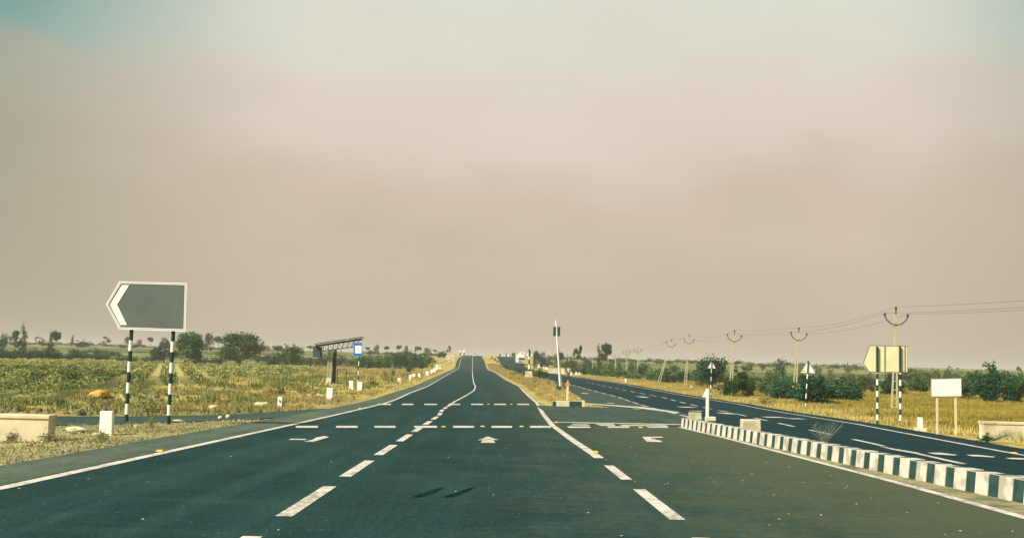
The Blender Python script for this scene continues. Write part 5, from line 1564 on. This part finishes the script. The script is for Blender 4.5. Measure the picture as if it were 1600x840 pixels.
b = at(813.5, 570.3)
root = thing('truck', b, 'white truck coming towards the camera on the far opposite carriageway', 'truck', rz=R(2))
MB().box((0, 0.9, 1.75), (2.35, 1.8, 2.0)).build('cab', M['car_white'], root, bevel=0.12)
MB().box((0, 5.2, 2.25), (2.5, 6.4, 2.7)).build('cargo_box', M['car_white'], root, bevel=0.05)
MB().box((0.25, -0.02, 2.05), (1.75, 0.06, 0.75)).build('windscreen', M['glass_dark'], root, bevel=0.02)
MB().box((0, -0.06, 0.72), (2.3, 0.25, 0.38)).build('bumper', M['steel_grey'], root, bevel=0.04)
MB().box((0, -0.02, 1.18), (1.3, 0.05, 0.34)).build('grille', M['steel_dark'], root)
for sx in (-0.9, 0.9): MB().tube([(sx, -0.02, 1.12), (sx, -0.07, 1.12)], 0.13, 12).build('headlight', M['white_sheet'], root)
for sx in (-1.35, 1.35): MB().box((sx, 0.05, 2.1), (0.16, 0.08, 0.4)).build('mirror', M['black'], root, bevel=0.02)
MB().box((0, 4.2, 0.75), (0.9, 7.6, 0.25)).build('chassis', M['steel_dark'], root)
for yy_ in (1.0, 5.8, 7.1):
    for sx in (-0.98, 0.98): wheel(root, sx, yy_, 0.5, 0.32)

b = at(740.5, 557.6)
root = thing('van', b, 'small white van driving away over the crest of the main carriageway', 'van')
MB().box((0, 1.9, 0.78), (1.66, 3.8, 0.75)).build('body', M['car_white'], root, bevel=0.09)
MB().box((0, 2.1, 1.5), (1.58, 3.2, 0.78), top=0.86).build('roof', M['car_white'], root, bevel=0.08)
MB().box((0, 0.50, 1.50), (1.25, 0.10, 0.45)).build('rear_window', M['glass_dark'], root)
MB().box((0, -0.03, 0.48), (1.62, 0.14, 0.24)).build('bumper', M['black'], root, bevel=0.03)
for sx in (-0.74, 0.74): MB().box((sx, -0.01, 0.95), (0.14, 0.06, 0.34)).build('tail_light', mat('tail_red', (0.4, 0.03, 0.02)) if 'tail_red' not in bpy.data.materials else bpy.data.materials['tail_red'], root)
for yy_ in (0.65, 3.1):
    for sx in (-0.72, 0.72): wheel(root, sx, yy_, 0.31, 0.2)

# motorcycle and its rider, coming towards the camera
b = at(888, 588.2)
root = thing('motorcycle', b, 'dark motorcycle coming towards the camera, its rider in white', 'motorcycle')
for yy_ in (-0.62, 0.68):
    w_ = MB()
    for i in range(20):
        a0, a1 = 2 * math.pi * i / 20, 2 * math.pi * (i + 1) / 20
        w_.bar((0, yy_ + math.cos(a0) * .27, .31 + math.sin(a0) * .27), (0, yy_ + math.cos(a1) * .27, .31 + math.sin(a1) * .27), 0.11, 0.09)
    wo_ = w_.build('wheel', M['rubber'], root)
    MB().tube([(-.05, yy_, .31), (.05, yy_, .31)], 0.2, 12).build('hub', M['steel_grey'], wo_)
MB().box((0, 0.0, 0.45), (0.30, 0.5, 0.36)).build('engine', M['steel_dark'], root, bevel=0.04)
MB().box((0, -0.12, 0.80), (0.26, 0.5, 0.24)).build('tank', M['black'], root, bevel=0.08)
MB().box((0, 0.42, 0.80), (0.25, 0.62, 0.11)).build('seat', M['black'], root, bevel=0.04)
MB().box((0, -0.62, 0.64), (0.15, 0.55, 0.04)).build('mudguard', M['black'], root)
fk = MB()
for sx in (-.08, .08): fk.bar((sx, -.62, .31), (sx, -.42, .98), .04)
fk.build('fork', M['steel_grey'], root)
MB().tube([(-.36, -.3, 1.05), (-.12, -.44, 1.0), (.12, -.44, 1.0), (.36, -.3, 1.05)], .018, 8).build('handlebar', M['steel_grey'], root)
MB().tube([(0, -.48, .90), (0, -.60, .90)], .10, 14).build('headlight', M['white_sheet'], root)
for sx in (-1, 1): MB().tube([(sx * .26, -.36, 1.05), (sx * .36, -.38, 1.22)], .01, 6).box((sx * .38, -.38, 1.25), (.13, .02, .09)).build('mirror', M['black'], root)


def skin_body(name, joints, edges, mats, parent=None, region=None):
    me = bpy.data.meshes.new(name + '_base'); me.from_pydata([j[0] for j in joints], [], []) if False else me.from_pydata([j[0] for j in joints], edges, [])
    o = bpy.data.objects.new(name, me); COL.objects.link(o)
    sm = o.modifiers.new('skin', 'SKIN'); me.skin_vertices[0].data[0].use_root = True
    for i, j in enumerate(joints): me.skin_vertices[0].data[i].radius = (j[1], j[2] if len(j) > 2 else j[1])
    su = o.modifiers.new('sub', 'SUBSURF'); su.levels = 2; su.render_levels = 2
    dg = bpy.context.evaluated_depsgraph_get(); ev = o.evaluated_get(dg); nm_ = bpy.data.meshes.new_from_object(ev)
    o.modifiers.clear(); o.data = nm_
    nm_.materials.clear()
    for m_ in mats: nm_.materials.append(m_)
    for p_ in nm_.polygons: p_.use_smooth = True; p_.material_index = region(p_.center) if region else 0
    if parent: o.parent = parent
    return o


M['skin'] = mat('skin', (0.24, 0.13, 0.07), (0.2, 0.11, 0.06), 4, 0.6)
M['trousers'] = mat('trousers', (0.02, 0.045, 0.05), (0.03, 0.06, 0.06), 6, 0.9)
J = [((0, .30, .92), .15, .12), ((0, .24, 1.12), .15, .11), ((0, .18, 1.34), .17, .11), ((0, .15, 1.46), .07, .06), ((0, .12, 1.56), .07, .08), ((0, .11, 1.68), .085, .10),
     ((-.20, .17, 1.38), .055), ((-.32, .02, 1.18), .045), ((-.33, -.24, 1.08), .032), ((-.34, -.31, 1.06), .035),
     ((.20, .17, 1.38), .055), ((.32, .02, 1.18), .045), ((.33, -.24, 1.08), .032), ((.34, -.31, 1.06), .035),
     ((-.14, .24, .90), .085), ((-.27, -.14, .82), .065), ((-.22, .05, .40), .045), ((-.22, -.08, .34), .04),
     ((.14, .24, .90), .085), ((.27, -.14, .82), .065), ((.22, .05, .40), .045), ((.22, -.08, .34), .04)]
E = [(0, 1), (1, 2), (2, 3), (3, 4), (4, 5), (2, 6), (6, 7), (7, 8), (8, 9), (2, 10), (10, 11), (11, 12), (12, 13), (0, 14), (14, 15), (15, 16), (16, 17), (0, 18), (18, 19), (19, 20), (20, 21)]
def reg(c):
    if c.z > 1.46: return 0
    if abs(c.x) > 0.28 and c.y < -0.18 and c.z > 0.95: return 0
    if c.z > 0.93: return 1
    return 2
per = skin_body('person', J, E, [M['skin'], M['white'], M['trousers']], region=reg)
per.location = b; tag(per, 'motorcycle rider in a white shirt and dark trousers, hands on the handlebar', 'person')
hb = MB(); hb.tube([(0, .13, 1.66), (0, .13, 1.72), (0, .14, 1.77), (0, .14, 1.79)], .115, 14, r2=.05); hb.build('hair', mat('hair', (0.012, 0.015, 0.015)), per, smooth=True)

# ------------------------------------------------------------------ small pale buildings and boards at the crest
def hut(px, Z, w, h, top, label):
    q_ = dep(px, 556, Z); s_ = Z / FPX; z = float(P(Z)); W_, H_ = w * s_, max(1.5, dep(px, top, Z).z - z)
    root = thing('hut', (q_.x, Z, z), label, 'building')
    MB().box((0, 0, H_ / 2 - .2), (W_, W_ * 0.8, H_ + .4)).build('wall', M['white'], root)
    MB().box((0, 0, H_ + 0.08), (W_ * 1.12, W_ * 0.92, 0.16)).build('roof', M['concrete'], root)
    MB().box((W_ * 0.1, -W_ * 0.4 - 0.02, 1.0), (0.9, 0.05, 2.0)).build('door', M['steel_dark'], root)


hut(724.5, 620, 4, 6, 546.5, 'tiny white building above the crest left of the van')
hut(718.5, 640, 3, 6, 547, 'tiny grey-white building further left above the crest')
hut(780.5, 620, 3.2, 6, 550, 'tiny white building on the skyline where the opposite carriageway crests')
hut(790, 600, 9, 2, 553.5, 'low long white building right of the crest of the opposite carriageway')
hut(815, 520, 8, 6, 549, 'pale building behind the oncoming truck')
hut(60.5, 470, 6, 4, 529.5, 'tiny white building at the foot of a hazy tree on the far left')
b = at(694, 558.5)
root = thing('yellow_board', b, 'small yellow upright board left of the pale wall end at the crest', 'sign board')
s_ = b.y / FPX
MB().box((0, 0, 2.2 * s_ + .1), (3.2 * s_, 0.08, 4.6 * s_)).build('panel', mat('ochre', (0.75, 0.52, 0.14), (0.68, 0.48, 0.14), 3), root, bevel=0.01)
MB().box((-.3, 0.06, 0.4), (.08, .06, 1.0)).build('post', M['steel_grey'], root); MB().box((.3, 0.06, 0.4), (.08, .06, 1.0)).build('post', M['steel_grey'], root)

# guard rail on the embankment left of the far road
pts = [at(x, y) for x, y in ((686, 571.5), (693, 569.5), (700, 566.8), (706, 563), (710, 560))]
root = thing('guard_rail', pts[0], 'pale guard rail on short posts left of the road below the crest', 'guard rail')
mb = MB()
for i in range(len(pts) - 1): mb.bar(pts[i] - pts[0] + V((0, 0, .75)), pts[i + 1] - pts[0] + V((0, 0, .75)), 0.32, 0.06)
mb.build('rail', M['white'], root)
for i in range(len(pts) - 1):
    for f0 in (0, .33, .66):
        q = pts[i].lerp(pts[i + 1], f0) - pts[0]; MB().box((q.x, q.y, q.z + .4), (.14, .14, .9)).build('post', M['concrete'], root)

# ------------------------------------------------------------------ haze: the dusty air of the plain
hz = MB().box((0, 3800, 4.0), (12400, 10800, 24.0))
hm = bpy.data.materials.new('haze'); hm.use_nodes = True; hm.node_tree.nodes.clear()
ht = NT(hm.node_tree)
pv = ht.n.new('ShaderNodeVolumePrincipled'); pv.inputs['Color'].default_value = (0.98, 0.90, 0.80, 1); pv.inputs['Density'].default_value = 0.00042; pv.inputs['Anisotropy'].default_value = 0.0
mo = ht.n.new('ShaderNodeOutputMaterial'); ht.l.new(pv.outputs[0], mo.inputs['Volume'])
HAZE = hz.build('haze', hm); tag(HAZE, 'thin dusty haze over the plain', kind='stuff')
